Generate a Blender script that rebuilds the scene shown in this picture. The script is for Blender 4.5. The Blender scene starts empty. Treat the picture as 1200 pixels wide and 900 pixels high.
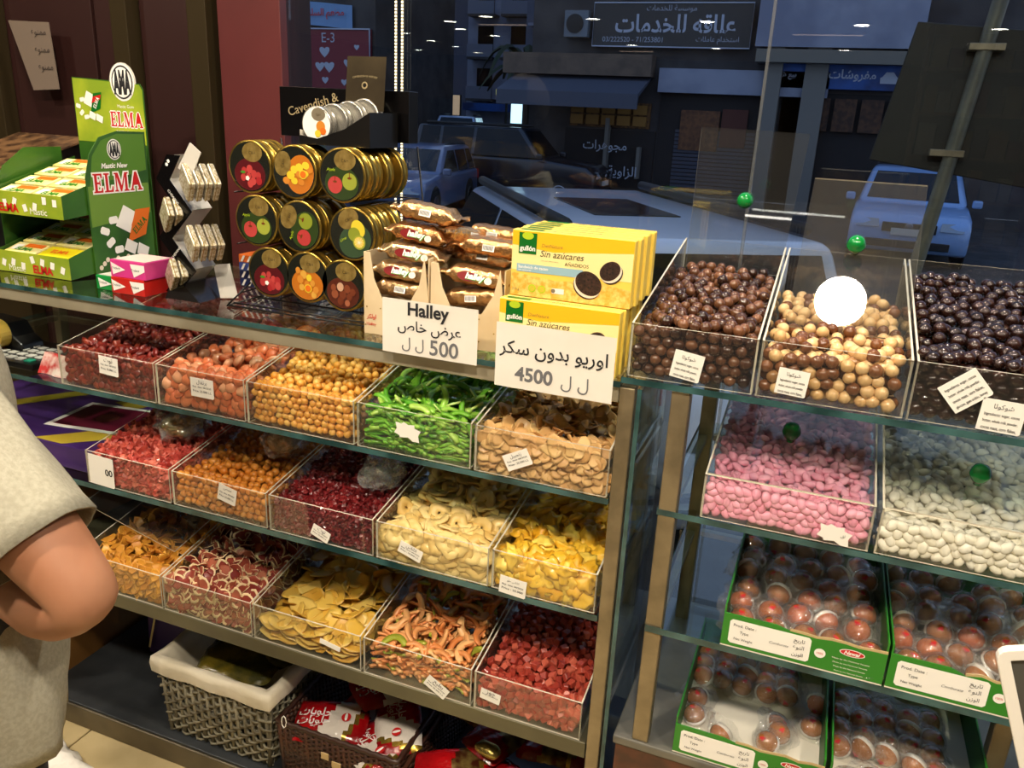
import bpy, bmesh, math, random
import numpy as np
from mathutils import Matrix, Vector, Euler
# ------------------------------------------------------------------ camera, world, lights, exposure
SC = bpy.context.scene
COL = SC.collection
CAMP = (0.27335, -1.21466, 1.55986)
def cam_axes(yaw=-0.359574, pitch=-0.320112, roll=0.0496159):
    f = Vector((math.sin(yaw)*math.cos(pitch), math.cos(yaw)*math.cos(pitch), math.sin(pitch)))
    r = Vector((math.cos(yaw), -math.sin(yaw), 0)); u = r.cross(f)
    return math.cos(roll)*r+math.sin(roll)*u, -math.sin(roll)*r+math.cos(roll)*u, f
CR, CU, CF = cam_axes()
cd = bpy.data.cameras.new('camera'); cam = bpy.data.objects.new('camera', cd); COL.objects.link(cam)
cd.sensor_width = 36; cd.lens = 28.478; cd.clip_start = .02; cd.clip_end = 400
m3 = Matrix((CR, CU, -CF)).transposed(); cam.matrix_world = Matrix.Translation(CAMP) @ m3.to_4x4()
SC.camera = cam
SC.view_settings.view_transform = 'Standard'; SC.view_settings.look = 'None'; SC.view_settings.gamma = 1
SC.view_settings.exposure = 0.0
SC.cycles.transparent_max_bounces = 32; SC.cycles.max_bounces = 8; SC.cycles.sample_clamp_indirect = 4
SC.cycles.caustics_reflective = False; SC.cycles.caustics_refractive = False
w = bpy.data.worlds.new('dusk_sky'); SC.world = w; w.use_nodes = True
nt = w.node_tree; bg = nt.nodes['Background']
tc = nt.nodes.new('ShaderNodeTexCoord'); sx = nt.nodes.new('ShaderNodeSeparateXYZ'); rp = nt.nodes.new('ShaderNodeValToRGB')
nt.links.new(tc.outputs['Generated'], sx.inputs[0]); nt.links.new(sx.outputs['Z'], rp.inputs[0]); nt.links.new(rp.outputs[0], bg.inputs[0])
rp.color_ramp.elements[0].color = (.45, .50, .62, 1); rp.color_ramp.elements[1].color = (.16, .26, .48, 1)
bg.inputs[1].default_value = 1.3
def disk_light(name, loc, power, r, col=(1, .87, .70), rot=(0, 0, 0)):
    l = bpy.data.lights.new(name, 'AREA'); l.shape = 'DISK'; l.size = 2*r; l.energy = power; l.color = col
    o = bpy.data.objects.new(name, l); o.location = loc; o.rotation_euler = rot; COL.objects.link(o); return o
LAMPS = [(.347, .193, 24), (-1.05, -.25, 30), (.35, -1.5, 56), (-1.0, -1.6, 44), (1.5, -1.2, 38), (-2.6, -1.0, 28), (-1.716, -9.67, 20), (.25, -9.92, 20)]  # near ones, save the first, added out of view to light the shelves
for x, y, pw in LAMPS: disk_light('downlight_lamp', (x, y, 2.885), pw, .082)
# ------------------------------------------------------------------ helpers
R = math.radians
def lin(c):
    c = c/255.0
    return c/12.92 if c <= .04045 else ((c+.055)/1.055)**2.4
def rgb(r, g, b): return (lin(r), lin(g), lin(b), 1)
MATS = {}
def M(name, c=None, rough=.5, metal=0, c2=None, ns=30, bump=0, bs=80, coat=0, var=None, emit=None, es=1, sss=0, trans=0, spec=.5):
    """procedural principled material; c2 mixes in by noise, var = (colour, amount) mixes in by object / island"""
    if name in MATS: return MATS[name]
    m = bpy.data.materials.new(name); m.use_nodes = True; t = m.node_tree; n = t.nodes; L = t.links
    b = n['Principled BSDF']; b.inputs['Roughness'].default_value = rough; b.inputs['Metallic'].default_value = metal
    b.inputs['Specular IOR Level'].default_value = spec
    b.inputs['Coat Weight'].default_value = coat; b.inputs['Coat Roughness'].default_value = .12
    if sss: b.inputs['Subsurface Weight'].default_value = sss; b.inputs['Subsurface Radius'].default_value = (.01, .005, .003); b.inputs['Subsurface Scale'].default_value = 1
    tcn = n.new('ShaderNodeTexCoord')
    src = None
    if c2:
        no = n.new('ShaderNodeTexNoise'); no.inputs['Scale'].default_value = ns; no.inputs['Detail'].default_value = 4
        L.new(tcn.outputs['Object'], no.inputs['Vector'])
        rr = n.new('ShaderNodeValToRGB'); rr.color_ramp.elements[0].position = .38; rr.color_ramp.elements[1].position = .62
        rr.color_ramp.elements[0].color = c; rr.color_ramp.elements[1].color = c2
        L.new(no.outputs['Fac'], rr.inputs[0]); src = rr.outputs[0]
    if var:
        oi = n.new('ShaderNodeObjectInfo'); ge = n.new('ShaderNodeNewGeometry')
        ad = n.new('ShaderNodeMath'); ad.operation = 'ADD'; L.new(oi.outputs['Random'], ad.inputs[0]); L.new(ge.outputs['Random Per Island'], ad.inputs[1])
        fr = n.new('ShaderNodeMath'); fr.operation = 'FRACT'; L.new(ad.outputs[0], fr.inputs[0])
        cr = n.new('ShaderNodeValToRGB')
        for i, (p_, cc) in enumerate(var):
            e = cr.color_ramp.elements[i] if i < 2 else cr.color_ramp.elements.new(p_)
            e.position = p_; e.color = cc
        L.new(fr.outputs[0], cr.inputs[0])
        if src is None: src = cr.outputs[0]
        else:
            mx = n.new('ShaderNodeMix'); mx.data_type = 'RGBA'; mx.inputs[0].default_value = .5
            L.new(src, mx.inputs[6]); L.new(cr.outputs[0], mx.inputs[7]); src = mx.outputs[2]
    if src is None: b.inputs['Base Color'].default_value = c
    else: L.new(src, b.inputs['Base Color'])
    if bump:
        nb = n.new('ShaderNodeTexNoise'); nb.inputs['Scale'].default_value = bs; nb.inputs['Detail'].default_value = 3
        L.new(tcn.outputs['Object'], nb.inputs['Vector'])
        bp = n.new('ShaderNodeBump'); bp.inputs['Strength'].default_value = bump; bp.inputs['Distance'].default_value = .01
        L.new(nb.outputs['Fac'], bp.inputs['Height']); L.new(bp.outputs[0], b.inputs['Normal'])
    if emit: b.inputs['Emission Color'].default_value = emit; b.inputs['Emission Strength'].default_value = es
    MATS[name] = m; return m
def clear(name, tint=(.97, .98, .97), f0=.05, rough=.02, haze=0, hcol=(.8, .8, .8), bump=0, bs=60, gcol=(1, 1, 1)):
    """thin clear plastic or glass: transparent + mirror by Schlick fresnel (+ a little diffuse haze)"""
    if name in MATS: return MATS[name]
    m = bpy.data.materials.new(name); m.use_nodes = True; t = m.node_tree; n = t.nodes; L = t.links; n.clear()
    out = n.new('ShaderNodeOutputMaterial'); tr = n.new('ShaderNodeBsdfTransparent'); tr.inputs[0].default_value = (*tint, 1)
    gl = n.new('ShaderNodeBsdfGlossy'); gl.inputs['Roughness'].default_value = rough; gl.inputs[0].default_value = (*gcol, 1)
    lw = n.new('ShaderNodeLayerWeight'); pw = n.new('ShaderNodeMath'); pw.operation = 'POWER'; pw.inputs[1].default_value = 4
    ma = n.new('ShaderNodeMath'); ma.operation = 'MULTIPLY_ADD'; ma.inputs[1].default_value = .8*(1-f0); ma.inputs[2].default_value = f0
    L.new(lw.outputs['Facing'], pw.inputs[0]); L.new(pw.outputs[0], ma.inputs[0])
    mx = n.new('ShaderNodeMixShader'); L.new(ma.outputs[0], mx.inputs[0]); L.new(tr.outputs[0], mx.inputs[1]); L.new(gl.outputs[0], mx.inputs[2])
    last = mx.outputs[0]
    if haze:
        df = n.new('ShaderNodeBsdfDiffuse'); df.inputs[0].default_value = (*hcol, 1); m2 = n.new('ShaderNodeMixShader'); m2.inputs[0].default_value = haze
        L.new(last, m2.inputs[1]); L.new(df.outputs[0], m2.inputs[2]); last = m2.outputs[0]
    if bump:
        tcn = n.new('ShaderNodeTexCoord'); nb = n.new('ShaderNodeTexNoise'); nb.inputs['Scale'].default_value = bs; nb.inputs['Detail'].default_value = 3
        L.new(tcn.outputs['Object'], nb.inputs['Vector']); bp = n.new('ShaderNodeBump'); bp.inputs['Strength'].default_value = bump; bp.inputs['Distance'].default_value = .01
        L.new(nb.outputs['Fac'], bp.inputs['Height']); L.new(bp.outputs[0], gl.inputs['Normal']); L.new(bp.outputs[0], lw.inputs['Normal'])
    L.new(last, out.inputs[0]); MATS[name] = m; return m
ORG = {}
def tag(o, label=None, cat=None, group=None, kind=None):
    if label: o['label'] = label
    if cat: o['category'] = cat
    if group: o['group'] = group
    if kind: o['kind'] = kind
    return o
def thing(name, label, cat, loc, group=None):
    o = bpy.data.objects.new(name, None); o.empty_display_size = .02; COL.objects.link(o); o.location = loc
    ORG[o] = Vector(loc); return tag(o, label, cat, group)
class MB:
    """collects faces in world coordinates, links them as one mesh object"""
    def __init__(s): s.v = []; s.f = []; s.m = []
    def add(s, vs, fs, mi=0):
        k = len(s.v); s.v += [tuple(v) for v in vs]; s.f += [tuple(i+k for i in f) for f in fs]
        s.m += (mi if isinstance(mi, list) else [mi]*len(fs)); return s
    def hexa(s, c, mi=0):   # 8 corners: bottom 4 ccw, top 4 ccw
        return s.add(c, [(3, 2, 1, 0), (4, 5, 6, 7), (0, 1, 5, 4), (1, 2, 6, 5), (2, 3, 7, 6), (3, 0, 4, 7)], mi)
    def box(s, x0, x1, y0, y1, z0, z1, mi=0):
        return s.hexa([(x0, y0, z0), (x1, y0, z0), (x1, y1, z0), (x0, y1, z0), (x0, y0, z1), (x1, y0, z1), (x1, y1, z1), (x0, y1, z1)], mi)
    def prism(s, pts, d, mi=0):   # pts: 3d polygon, d: extrusion vector
        n = len(pts); d = Vector(d); a = [Vector(p) for p in pts]
        fs = [tuple(range(n))[::-1], tuple(range(n, 2*n))]+[(i, (i+1) % n, (i+1) % n+n, i+n) for i in range(n)]
        return s.add(a+[p+d for p in a], fs, mi)
    def tube(s, path, r, n=8, mi=0, closed=False, caps=True):
        P = [Vector(p) for p in path]; k = len(P); rs = r if isinstance(r, (list, tuple)) else [r]*k; vs = []
        up = None
        for i in range(k):
            a = P[(i-1) % k] if (i or closed) else P[i]; b = P[(i+1) % k] if (i < k-1 or closed) else P[i]
            d = (b-a).normalized()
            if up is None: up = Vector((0, 0, 1)) if abs(d.z) < .9 else Vector((1, 0, 0))
            q = d.cross(up).normalized(); up = q.cross(d).normalized()
            for j in range(n):
                t = 2*math.pi*(j+.5)/n; vs.append(P[i]+rs[i]*(math.cos(t)*q+math.sin(t)*up))
        fs = [(i*n+j, i*n+(j+1) % n, ((i+1) % k)*n+(j+1) % n, ((i+1) % k)*n+j) for i in range(k if closed else k-1) for j in range(n)]
        if caps and not closed: fs += [tuple(range(n))[::-1], tuple(range((k-1)*n, k*n))]
        return s.add(vs, fs, mi)
    def lathe(s, prof, o, ax, n=24, mi=0):  # prof: (radius, along)
        ax = Vector(ax).normalized(); o = Vector(o); t = Vector((0, 0, 1)) if abs(ax.z) < .9 else Vector((1, 0, 0))
        q = ax.cross(t).normalized(); u = q.cross(ax); vs = []
        for (r_, h) in prof:
            for j in range(n):
                a = 2*math.pi*j/n; vs.append(o+ax*h+r_*(math.cos(a)*q+math.sin(a)*u))
        k = len(prof); fs = [(i*n+j, i*n+(j+1) % n, (i+1)*n+(j+1) % n, (i+1)*n+j) for i in range(k-1) for j in range(n)]
        fs += [tuple(range(n))[::-1], tuple(range((k-1)*n, k*n))]
        return s.add(vs, fs, mi)
    def grid(s, fn, nu, nv, mi=0, wrap=False):
        vs = [fn(i/(nu if wrap else nu-1), j/(nv-1)) for j in range(nv) for i in range(nu)]
        fs = [(j*nu+i, j*nu+(i+1) % nu, (j+1)*nu+(i+1) % nu, (j+1)*nu+i) for j in range(nv-1) for i in range(nu if wrap else nu-1)]
        return s.add(vs, fs, mi)
    def mesh(s, name, mats, org=(0, 0, 0), smooth=False):
        me = bpy.data.meshes.new(name); ox, oy, oz = org
        me.from_pydata([(a-ox, b-oy, c-oz) for a, b, c in s.v], [], s.f)
        for x in (mats if isinstance(mats, (list, tuple)) else [mats]): me.materials.append(x)
        me.polygons.foreach_set('material_index', s.m)
        if smooth: me.polygons.foreach_set('use_smooth', [True]*len(s.f))
        me.update(); return me
    def build(s, name, mats, parent=None, org=None, smooth=False, bevel=0, seg=2, fix=True):
        if parent is not None: org = ORG[parent]
        elif org is None:
            a = np.array(s.v); org = (float((a[:, 0].min()+a[:, 0].max())/2), float((a[:, 1].min()+a[:, 1].max())/2), float(a[:, 2].min()))
        me = s.mesh(name, mats, org, smooth)
        if fix and len(me.polygons) < 60000:
            bm = bmesh.new(); bm.from_mesh(me); bmesh.ops.recalc_face_normals(bm, faces=bm.faces); bm.to_mesh(me); bm.free()
        o = bpy.data.objects.new(name, me); COL.objects.link(o); ORG[o] = Vector(org)
        if parent is not None: o.parent = parent
        else: o.location = org
        if bevel:
            b = o.modifiers.new('bevel', 'BEVEL'); b.width = bevel; b.segments = seg; b.limit_method = 'ANGLE'; b.angle_limit = R(40)
        return o
def struct(o, kind='structure'): o['kind'] = kind; return o
KIDS = {}
def copy_tree(root):
    def cp(o, par):
        c = o.copy(); COL.objects.link(c)
        if par is not None: c.parent = par; c.matrix_parent_inverse = Matrix()
        for ch in o.children: cp(ch, c)
        return c
    return cp(root, None)
class Fr:
    """a flat frame: origin o, right r, up u, normal n towards the viewer"""
    def __init__(s, o, r=(1, 0, 0), u=(0, 0, 1)):
        s.o = Vector(o); s.r = Vector(r).normalized(); s.u = Vector(u); s.u = (s.u-s.r*s.u.dot(s.r)).normalized(); s.n = s.r.cross(s.u)
    def p(s, a, b, c=0): return s.o+s.r*a+s.u*b+s.n*c
    def at(s, a, b, c=0, rot=0):
        t = R(rot); return Fr(s.p(a, b, c), s.r*math.cos(t)+s.u*math.sin(t), s.u*math.cos(t)-s.r*math.sin(t))
    def poly(s, pts, mat, name, parent=None, c=.0006, th=0):
        m = MB()
        if th: m.prism([s.p(a, b, c) for a, b in pts], -s.n*th)
        else: m.add([s.p(a, b, c) for a, b in pts], [tuple(range(len(pts)))])
        return m.build(name, mat, parent, fix=bool(th))
    def rect(s, a0, a1, b0, b1, mat, name, parent=None, c=.0006, th=0): return s.poly([(a0, b0), (a1, b0), (a1, b1), (a0, b1)], mat, name, parent, c, th)
    def disc(s, a, b, ra, mat, name, parent=None, c=.0006, rb=None, n=20, th=0, t0=0, t1=360):
        rb = rb or ra; full = (t1-t0) >= 360
        return s.poly([(a+ra*math.cos(R(t0+(t1-t0)*i/(n if full else n-1))), b+rb*math.sin(R(t0+(t1-t0)*i/(n if full else n-1)))) for i in range(n)], mat, name, parent, c, th)
_TX = {}
def text_mesh(body, bold, italic, sp):
    k = (body, bold, italic, sp)
    if k not in _TX:
        c = bpy.data.curves.new('lettering', 'FONT'); c.body = body; c.size = 1; c.offset = bold; c.shear = italic; c.align_x = 'CENTER'; c.resolution_u = 4; c.space_line = sp
        o = bpy.data.objects.new('tmp', c); me = bpy.data.meshes.new_from_object(o); bpy.data.objects.remove(o)
        v = np.empty(len(me.vertices)*3); me.vertices.foreach_get('co', v); v = v.reshape(-1, 3)
        f = [tuple(p.vertices) for p in me.polygons]; bpy.data.meshes.remove(me); _TX[k] = (v, f)
    return _TX[k]
def text(fr, body, mat, parent, a=0, b=0, w=None, h=None, c=.001, bold=0, rot=0, italic=0, name='lettering', sp=1.0, warp=None):
    v, f = text_mesh(body, bold, italic, sp)
    if not len(f): return None
    x0, x1, y0, y1 = v[:, 0].min(), v[:, 0].max(), v[:, 1].min(), v[:, 1].max()
    k = w/(x1-x0) if w else h/(y1-y0); ky = h/(y1-y0) if h else k
    g = fr.at(a, b, 0, rot); X = (v[:, 0]-(x0+x1)/2)*k; Y = (v[:, 1]-(y0+y1)/2)*ky
    if warp: Y = Y+warp*X*X
    m = MB(); m.add([g.p(float(p), float(q), c) for p, q in zip(X, Y)], f)
    return m.build(name, mat, parent, fix=False)
_AR = {'ا': (0xFE8D, 2), 'ب': (0xFE8F, 4), 'ة': (0xFE93, 2), 'ت': (0xFE95, 4), 'ج': (0xFE9D, 4), 'ح': (0xFEA1, 4), 'خ': (0xFEA5, 4), 'د': (0xFEA9, 2), 'ذ': (0xFEAB, 2), 'ر': (0xFEAD, 2), 'ز': (0xFEAF, 2), 'س': (0xFEB1, 4), 'ش': (0xFEB5, 4), 'ص': (0xFEB9, 4), 'ض': (0xFEBD, 4), 'ط': (0xFEC1, 4), 'ع': (0xFEC9, 4), 'ف': (0xFED1, 4), 'ق': (0xFED5, 4), 'ك': (0xFED9, 4), 'ل': (0xFEDD, 4), 'م': (0xFEE1, 4), 'ن': (0xFEE5, 4), 'ه': (0xFEE9, 4), 'و': (0xFEED, 2), 'ي': (0xFEF1, 4)}
def ar(s):
    out = []; prev = False
    for i, c in enumerate(s):
        if c not in _AR: out.append(c); prev = False; continue
        base, n = _AR[c]; nx = i+1 < len(s) and s[i+1] in _AR
        g = (3 if nx and n == 4 else 1) if prev else (2 if nx and n == 4 else 0)
        prev = n == 4 and nx; out.append(chr(base+g))
    return ''.join(reversed(out))
def project(P):
    d = np.asarray(P, float)-np.array(CAMP); z = d@np.array(CF)
    return 600+949.27*(d@np.array(CR))/z, 450-949.27*(d@np.array(CU))/z, z
# ------------------------------------------------------------------ materials
steel = M('brushed_steel', rgb(156, 142, 114), .38, .65, c2=rgb(130, 118, 94), ns=14, bump=.05, bs=200)
steel_dark = M('grey_metal_deck', rgb(74, 78, 82), .45, .6, c2=rgb(60, 64, 68), ns=9)
glass = clear('shelf_glass', (.90, .96, .94), .06)
glass_edge = M('teal_glass_edge', rgb(30, 58, 58), .15, 0, c2=rgb(62, 100, 100), ns=12, coat=.5)
acr = clear('clear_acrylic', (.98, .985, .975), .045, .03, haze=.008)
acr_edge = M('acrylic_edge', rgb(206, 200, 182), .25, 0, coat=.4)
film = clear('crinkled_film', (.97, .97, .97), .14, .10, haze=.12, bump=.45, bs=38)
black = M('black_card', rgb(18, 17, 18), .35)
blackwire = M('black_wire', rgb(14, 13, 13), .4, .3)
ink = M('black_ink', rgb(28, 28, 32), .7); inkgrey = M('grey_ink', rgb(105, 105, 108), .7)
paper = M('white_paper', rgb(232, 228, 218), .75, c2=rgb(222, 217, 205), ns=6)
white = M('white_card', rgb(226, 222, 212), .55)
gold = M('gold_tin', rgb(176, 148, 70), .28, .9, c2=rgb(150, 122, 52), ns=25)
green_plastic = M('green_plastic', rgb(10, 130, 55), .15, coat=.6)
# ------------------------------------------------------------------ the shop shell
FRONT = .62
m = MB(); m.box(-10, 5, -17, FRONT+.02, -.12, -.012); struct(m.build('floor', M('floor_screed', rgb(150, 135, 105), .5)))
tilem = M('beige_floor_tile', rgb(196, 178, 135), .3, c2=rgb(178, 160, 118), ns=7, coat=.2)
fl = bpy.data.objects['floor']
for i in range(6):
    for j in range(5):
        x0 = -2.1+i*.4; y1 = .3-j*.4
        MB().box(x0+.002, x0+.398, y1-.398, y1-.002, -.012, 0).build('tile', tilem, fl, bevel=.0015, seg=1)
struct(MB().box(-10, 5, -17, FRONT+.3, 2.9, 3.05).build('ceiling', M('ceiling_paint', rgb(205, 198, 182), .8)))
wp = M('shop_wall_paint', rgb(120, 100, 82), .8, c2=rgb(90, 72, 60), ns=1.2)
struct(MB().box(-10.1, -10, -17, FRONT, 0, 2.9).build('wall_left', wp)); struct(MB().box(5, 5.1, -17, FRONT, 0, 2.9).build('wall_right', wp))
struct(MB().box(-10, 5, -17.1, -17, 0, 2.9).build('wall_back', wp))
# maroon front wall with recessed dark pilasters, left of the shop window
wf = struct(MB().box(-10, -1.075, FRONT, FRONT+.12, -.1, 2.9).build('wall_front', M('dark_maroon_wall', rgb(52, 26, 24), .5)))
mar = M('maroon_panel', rgb(92, 42, 42), .35, c2=rgb(80, 36, 36), ns=3, coat=.2); brn = M('bronze_pilaster', rgb(62, 52, 34), .3, .4); dbr = M('dark_maroon_panel', rgb(46, 24, 22), .4)
MB().box(-1.25, -1.06, FRONT-.03, FRONT-.001, -.1, 2.9).build('panel', mar, wf, bevel=.002)
for a, b_, y_, mt in ((-1.33, -1.27, .05, brn), (-1.52, -1.36, .012, dbr), (-1.585, -1.53, .05, brn), (-1.66, -1.60, .03, dbr), (-2.0, -1.69, .012, dbr), (-2.2, -2.03, .05, brn), (-2.9, -2.24, .02, mar)):
    MB().box(a, b_, FRONT-y_, FRONT-.001, -.1, 2.9).build('panel', mt, wf, bevel=.002)
tr1 = struct(MB().box(-10, 5, FRONT-.03, FRONT+.1, -.1, -.012).build('trim_1', steel_dark))
wg = clear('window_glass', (.88, .92, .95), .055, .0)
w1 = struct(MB().box(-1.055, .100, FRONT, FRONT+.008, 0, 2.9).build('window_1', wg)); w2 = struct(MB().box(.106, 5, FRONT, FRONT+.008, 0, 2.9).build('window_2', wg))
MB().box(.100, .106, FRONT-.001, FRONT+.009, 0, 2.9).build('seal', clear('clear_seal', (.75, .78, .78), .1, .2, haze=.06), w1)
# warm led strips on a clear tube, hung in the window
for k, xx in enumerate((-.748, -.731)):
    t = thing('led_strip', 'left of the two thin vertical strips of warm white dots in the window' if k == 0 else 'right of the two thin vertical strips of warm white dots in the window', 'light strip', (xx, FRONT-.012, 1.2))
    MB().box(xx-.0025, xx+.0025, FRONT-.010, FRONT-.008, 1.2, 2.9).build('tape', M('led_tape', rgb(150, 146, 130), .5), t)
    m = MB()
    for i in range(150): z = 1.21+i*.0075; m.box(xx-.0022, xx+.0022, FRONT-.0125, FRONT-.0101, z, z+.004)
    o = m.build('light_dots', M('led_dot', rgb(255, 240, 200), .5, emit=(1, .86, .6, 1), es=1.6), t); o['kind'] = 'stuff'
# ceiling downlights: those that the window and an acrylic lid mirror, and near ones added for light
lampm = M('lamp_face', rgb(255, 250, 235), .5, emit=(1, .93, .8, 1), es=34)
ringm = M('lamp_ring', rgb(225, 222, 212), .4)
DL = [(-4.81, -9.25), (-5.69, -9.9), (-6.02, -10.97), (-5.83, -12.03), (-7.69, -13.22), (-7.77, -14.5), (-7.91, -15.99), (-9.24, -15.6), (-7.52, -11.8), (-3.27, -9.47), (-3.65, -13.39), (-2.17, -13.78), (.04, -13.66), (1.9, -10.26)]
dn = [0]
def downlight(x, y, on):
    t = thing('ceiling_light', 'round recessed ceiling downlight, mirrored in the dark window or added above the shelves', 'ceiling light', (x, y, 2.9), 'downlights mirrored in the shop window')
    MB().lathe([(.11, 0), (.135, -.002), (.135, -.012), (.112, -.014), (.108, -.004)], (x, y, 2.9), (0, 0, 1), 24).build('trim_ring', ringm, t)
    if on: MB().lathe([(.108, -.004), (.105, -.006)], (x, y, 2.9), (0, 0, 1), 24).build('lamp_face', lampm, t)
    dn[0] += 1
for x, y in DL: downlight(x, y, True)
for x, y, _ in LAMPS: downlight(x, y, True if y < -5 else False)
for x, y, l_ in ((-.19, -10.99, 1.0), (-4.89, -10.07, .8), (-3.83, -14.5, .7)):
    t = thing('strip_light', 'long warm ceiling strip light mirrored as a pale bar in the window', 'ceiling light', (x, y, 2.9), 'strip lights mirrored in the window')
    MB().box(x-l_/2, x+l_/2, y-.06, y+.06, 2.87, 2.8995).build('housing', ringm, t); MB().box(x-l_/2+.02, x+l_/2-.02, y-.05, y+.05, 2.866, 2.87).build('diffuser', M('strip_face', rgb(255, 220, 190), .5, emit=(1, .72, .52, 1), es=1.6), t)
# ------------------------------------------------------------------ the two racks
Z1, Z2, Z3, Z4, ZB = 1.165, .955, .727, .447, .069
def glass_shelf(name, label, x0, x1, y0, y1, ztop, th=.010):
    o = thing(name, label, 'shelf', ((x0+x1)/2, (y0+y1)/2, ztop-th))
    MB().box(x0, x1, y0+.001, y1, ztop-th, ztop).build('glass_sheet', glass, o)
    MB().box(x0, x1, y0, y0+.0012, ztop-th, ztop).build('front_edge', glass_edge, o)
    MB().box(x1-.0001, x1+.0011, y0, y1, ztop-th, ztop).build('end_edge', glass_edge, o)
    MB().box(x0-.0011, x0+.0001, y0, y1, ztop-th, ztop).build('end_edge', glass_edge, o)
    return o
rk = thing('display_rack', 'long brushed steel display rack on the left carrying the dried fruit bins', 'rack', (-.73, .25, 0))
def sq(x0, x1, y0, y1, z0, z1, name, par, mt=steel): return MB().box(x0, x1, y0, y1, z0, z1).build(name, mt, par, bevel=.0015, seg=1)
for (px_, py_) in ((0, .0), (0, .455), (-1.8, .0), (-1.8, .455)): sq(px_+.001, px_+.026, py_+.001, py_+.03, 0 if px_ else .0, Z1-.0105, 'post', rk)
sq(-1.774, .0, .003, .025, 1.127, Z1-.0105, 'front_rail', rk, M('rail_steel', rgb(176, 168, 146), .42, .35, c2=rgb(160, 152, 130), ns=10)); sq(-1.774, 0, .457, .48, 1.127, Z1-.0105, 'back_rail', rk)
for z in (Z2-.011, Z3-.011):
    sq(.0045, .022, .031, .454, z-.016, z-.0005, 'side_rail', rk); sq(-1.795, -1.778, .031, .454, z-.016, z-.0005, 'side_rail', rk)
    sq(-1.774, 0, .458, .472, z-.016, z-.0005, 'back_rail', rk)
o = MB().box(-1.49, -.0005, .0, .45, Z4-.0345, Z4).build('metal_deck', M('olive_metal_deck', rgb(112, 108, 84), .45, .5, c2=rgb(98, 94, 74), ns=5), rk, bevel=.002)
o = MB().box(-1.47, -.0005, 0, .5, .0, .062).build('plinth', M('plinth_metal', rgb(118, 110, 92), .4, .6, c2=rgb(95, 88, 74), ns=6), rk, bevel=.003)
MB().box(-1.465, -.003, .004, .498, .0625, ZB).build('plinth_top', steel_dark, rk, bevel=.002)
MB().box(-1.522, -1.492, .0, .5, 0, .62).build('end_panel', M('tan_board', rgb(150, 106, 52), .6, c2=rgb(135, 94, 45), ns=4), rk, bevel=.002)
glass_shelf('glass_shelf', 'long glass counter top over the left rack, carrying gum, tins and biscuits', -1.8, .001, -.003, .48, Z1)
glass_shelf('glass_shelf', 'glass shelf under the five upper bins of the left rack', -1.8, -.0015, .0, .455, Z2)
glass_shelf('glass_shelf', 'glass shelf under the middle row of bins of the left rack', -1.8, -.0015, .0, .455, Z3, .012)
sp_ = thing('glass_side_panel', 'upright glass end panel with a teal edge beside the left rack post', 'panel', (.033, .25, 0))
MB().box(.030, .037, .004, .48, .075, 1.155).build('glass_sheet', glass, sp_); MB().box(.0299, .0371, .002, .0045, .075, 1.155).build('front_edge', glass_edge, sp_)
rr = thing('display_rack', 'brushed steel rack on the right carrying chocolate and almond bins', 'rack', (.7, .25, .49))
for x0, y0 in ((.084, .001), (.084, .42), (1.3, .001), (1.3, .42), (.66, .12)):
    sq(x0, x0+.029, y0, y0+.03, .49, (1.162 if x0 != .66 else .722), 'post', rr)
for z in (1.148, Z2-.026, Z3-.024, ):
    sq(.088, .104, .032, .419, z, z+.013, 'side_rail', rr); sq(.114, 1.299, .424, .44, z, z+.013, 'back_rail', rr)
MB().box(.055, 1.5, .0, .5, 0, .472).build('base_cabinet', M('red_brown_marble', rgb(96, 48, 34), .3, c2=rgb(60, 28, 22), ns=18, coat=.3), rr, bevel=.002)
MB().box(.05, 1.5, -.004, .5, .4725, .49).build('base_top', M('grey_base_top', rgb(120, 118, 108), .4, .3, c2=rgb(100, 98, 92), ns=9), rr, bevel=.003)
glass_shelf('glass_shelf', 'glass shelf under the three chocolate bins of the right rack', .004, 1.4, -.004, .46, 1.174)
glass_shelf('glass_shelf', 'glass shelf under the pink and white almond bins', .083, 1.4, .0, .46, .957)
glass_shelf('glass_shelf', 'glass shelf under the two upper green cartons', .086, 1.4, -.002, .46, .7355, .012)
# ------------------------------------------------------------------ acrylic bins
def acr_bin(label, x0, x1, z0, fh=.086, bh=.168, D=.43, y0=.002, t=.003, fy=0):
    xc = (x0+x1)/2; o = thing('acrylic_bin', label, 'bin', (xc, y0+D/2, z0), 'clear acrylic bins on the two racks')
    x0 += .0012; x1 -= .0012; y1 = y0+D
    MB().box(x0, x1, y0+t, y1-t, z0, z0+t).build('bottom_panel', acr, o)
    def pan(name, pts, d, face):
        m = MB(); m.prism(pts, d); n = len(pts); m.m = [0, 0]+[1]*n
        return m.build(name, [acr, acr_edge], o, fix=True)
    pan('front_panel', [(x0, y0, z0), (x1, y0, z0), (x1, y0, z0+fh), (x0, y0, z0+fh)], (0, t, 0), 1)
    pan('back_panel', [(x0, y1-t, z0), (x1, y1-t, z0), (x1, y1-t, z0+bh), (x0, y1-t, z0+bh)], (0, t, 0), 1)
    for xs in (x0, x1-t):
        pan('side_panel', [(xs, y0+t, z0), (xs, y1-t, z0), (xs, y1-t, z0+bh), (xs, y0+t, z0+fh)], (t, 0, 0), 1)
    return o
cardm = M('price_card', rgb(236, 234, 226), .6)
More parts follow.
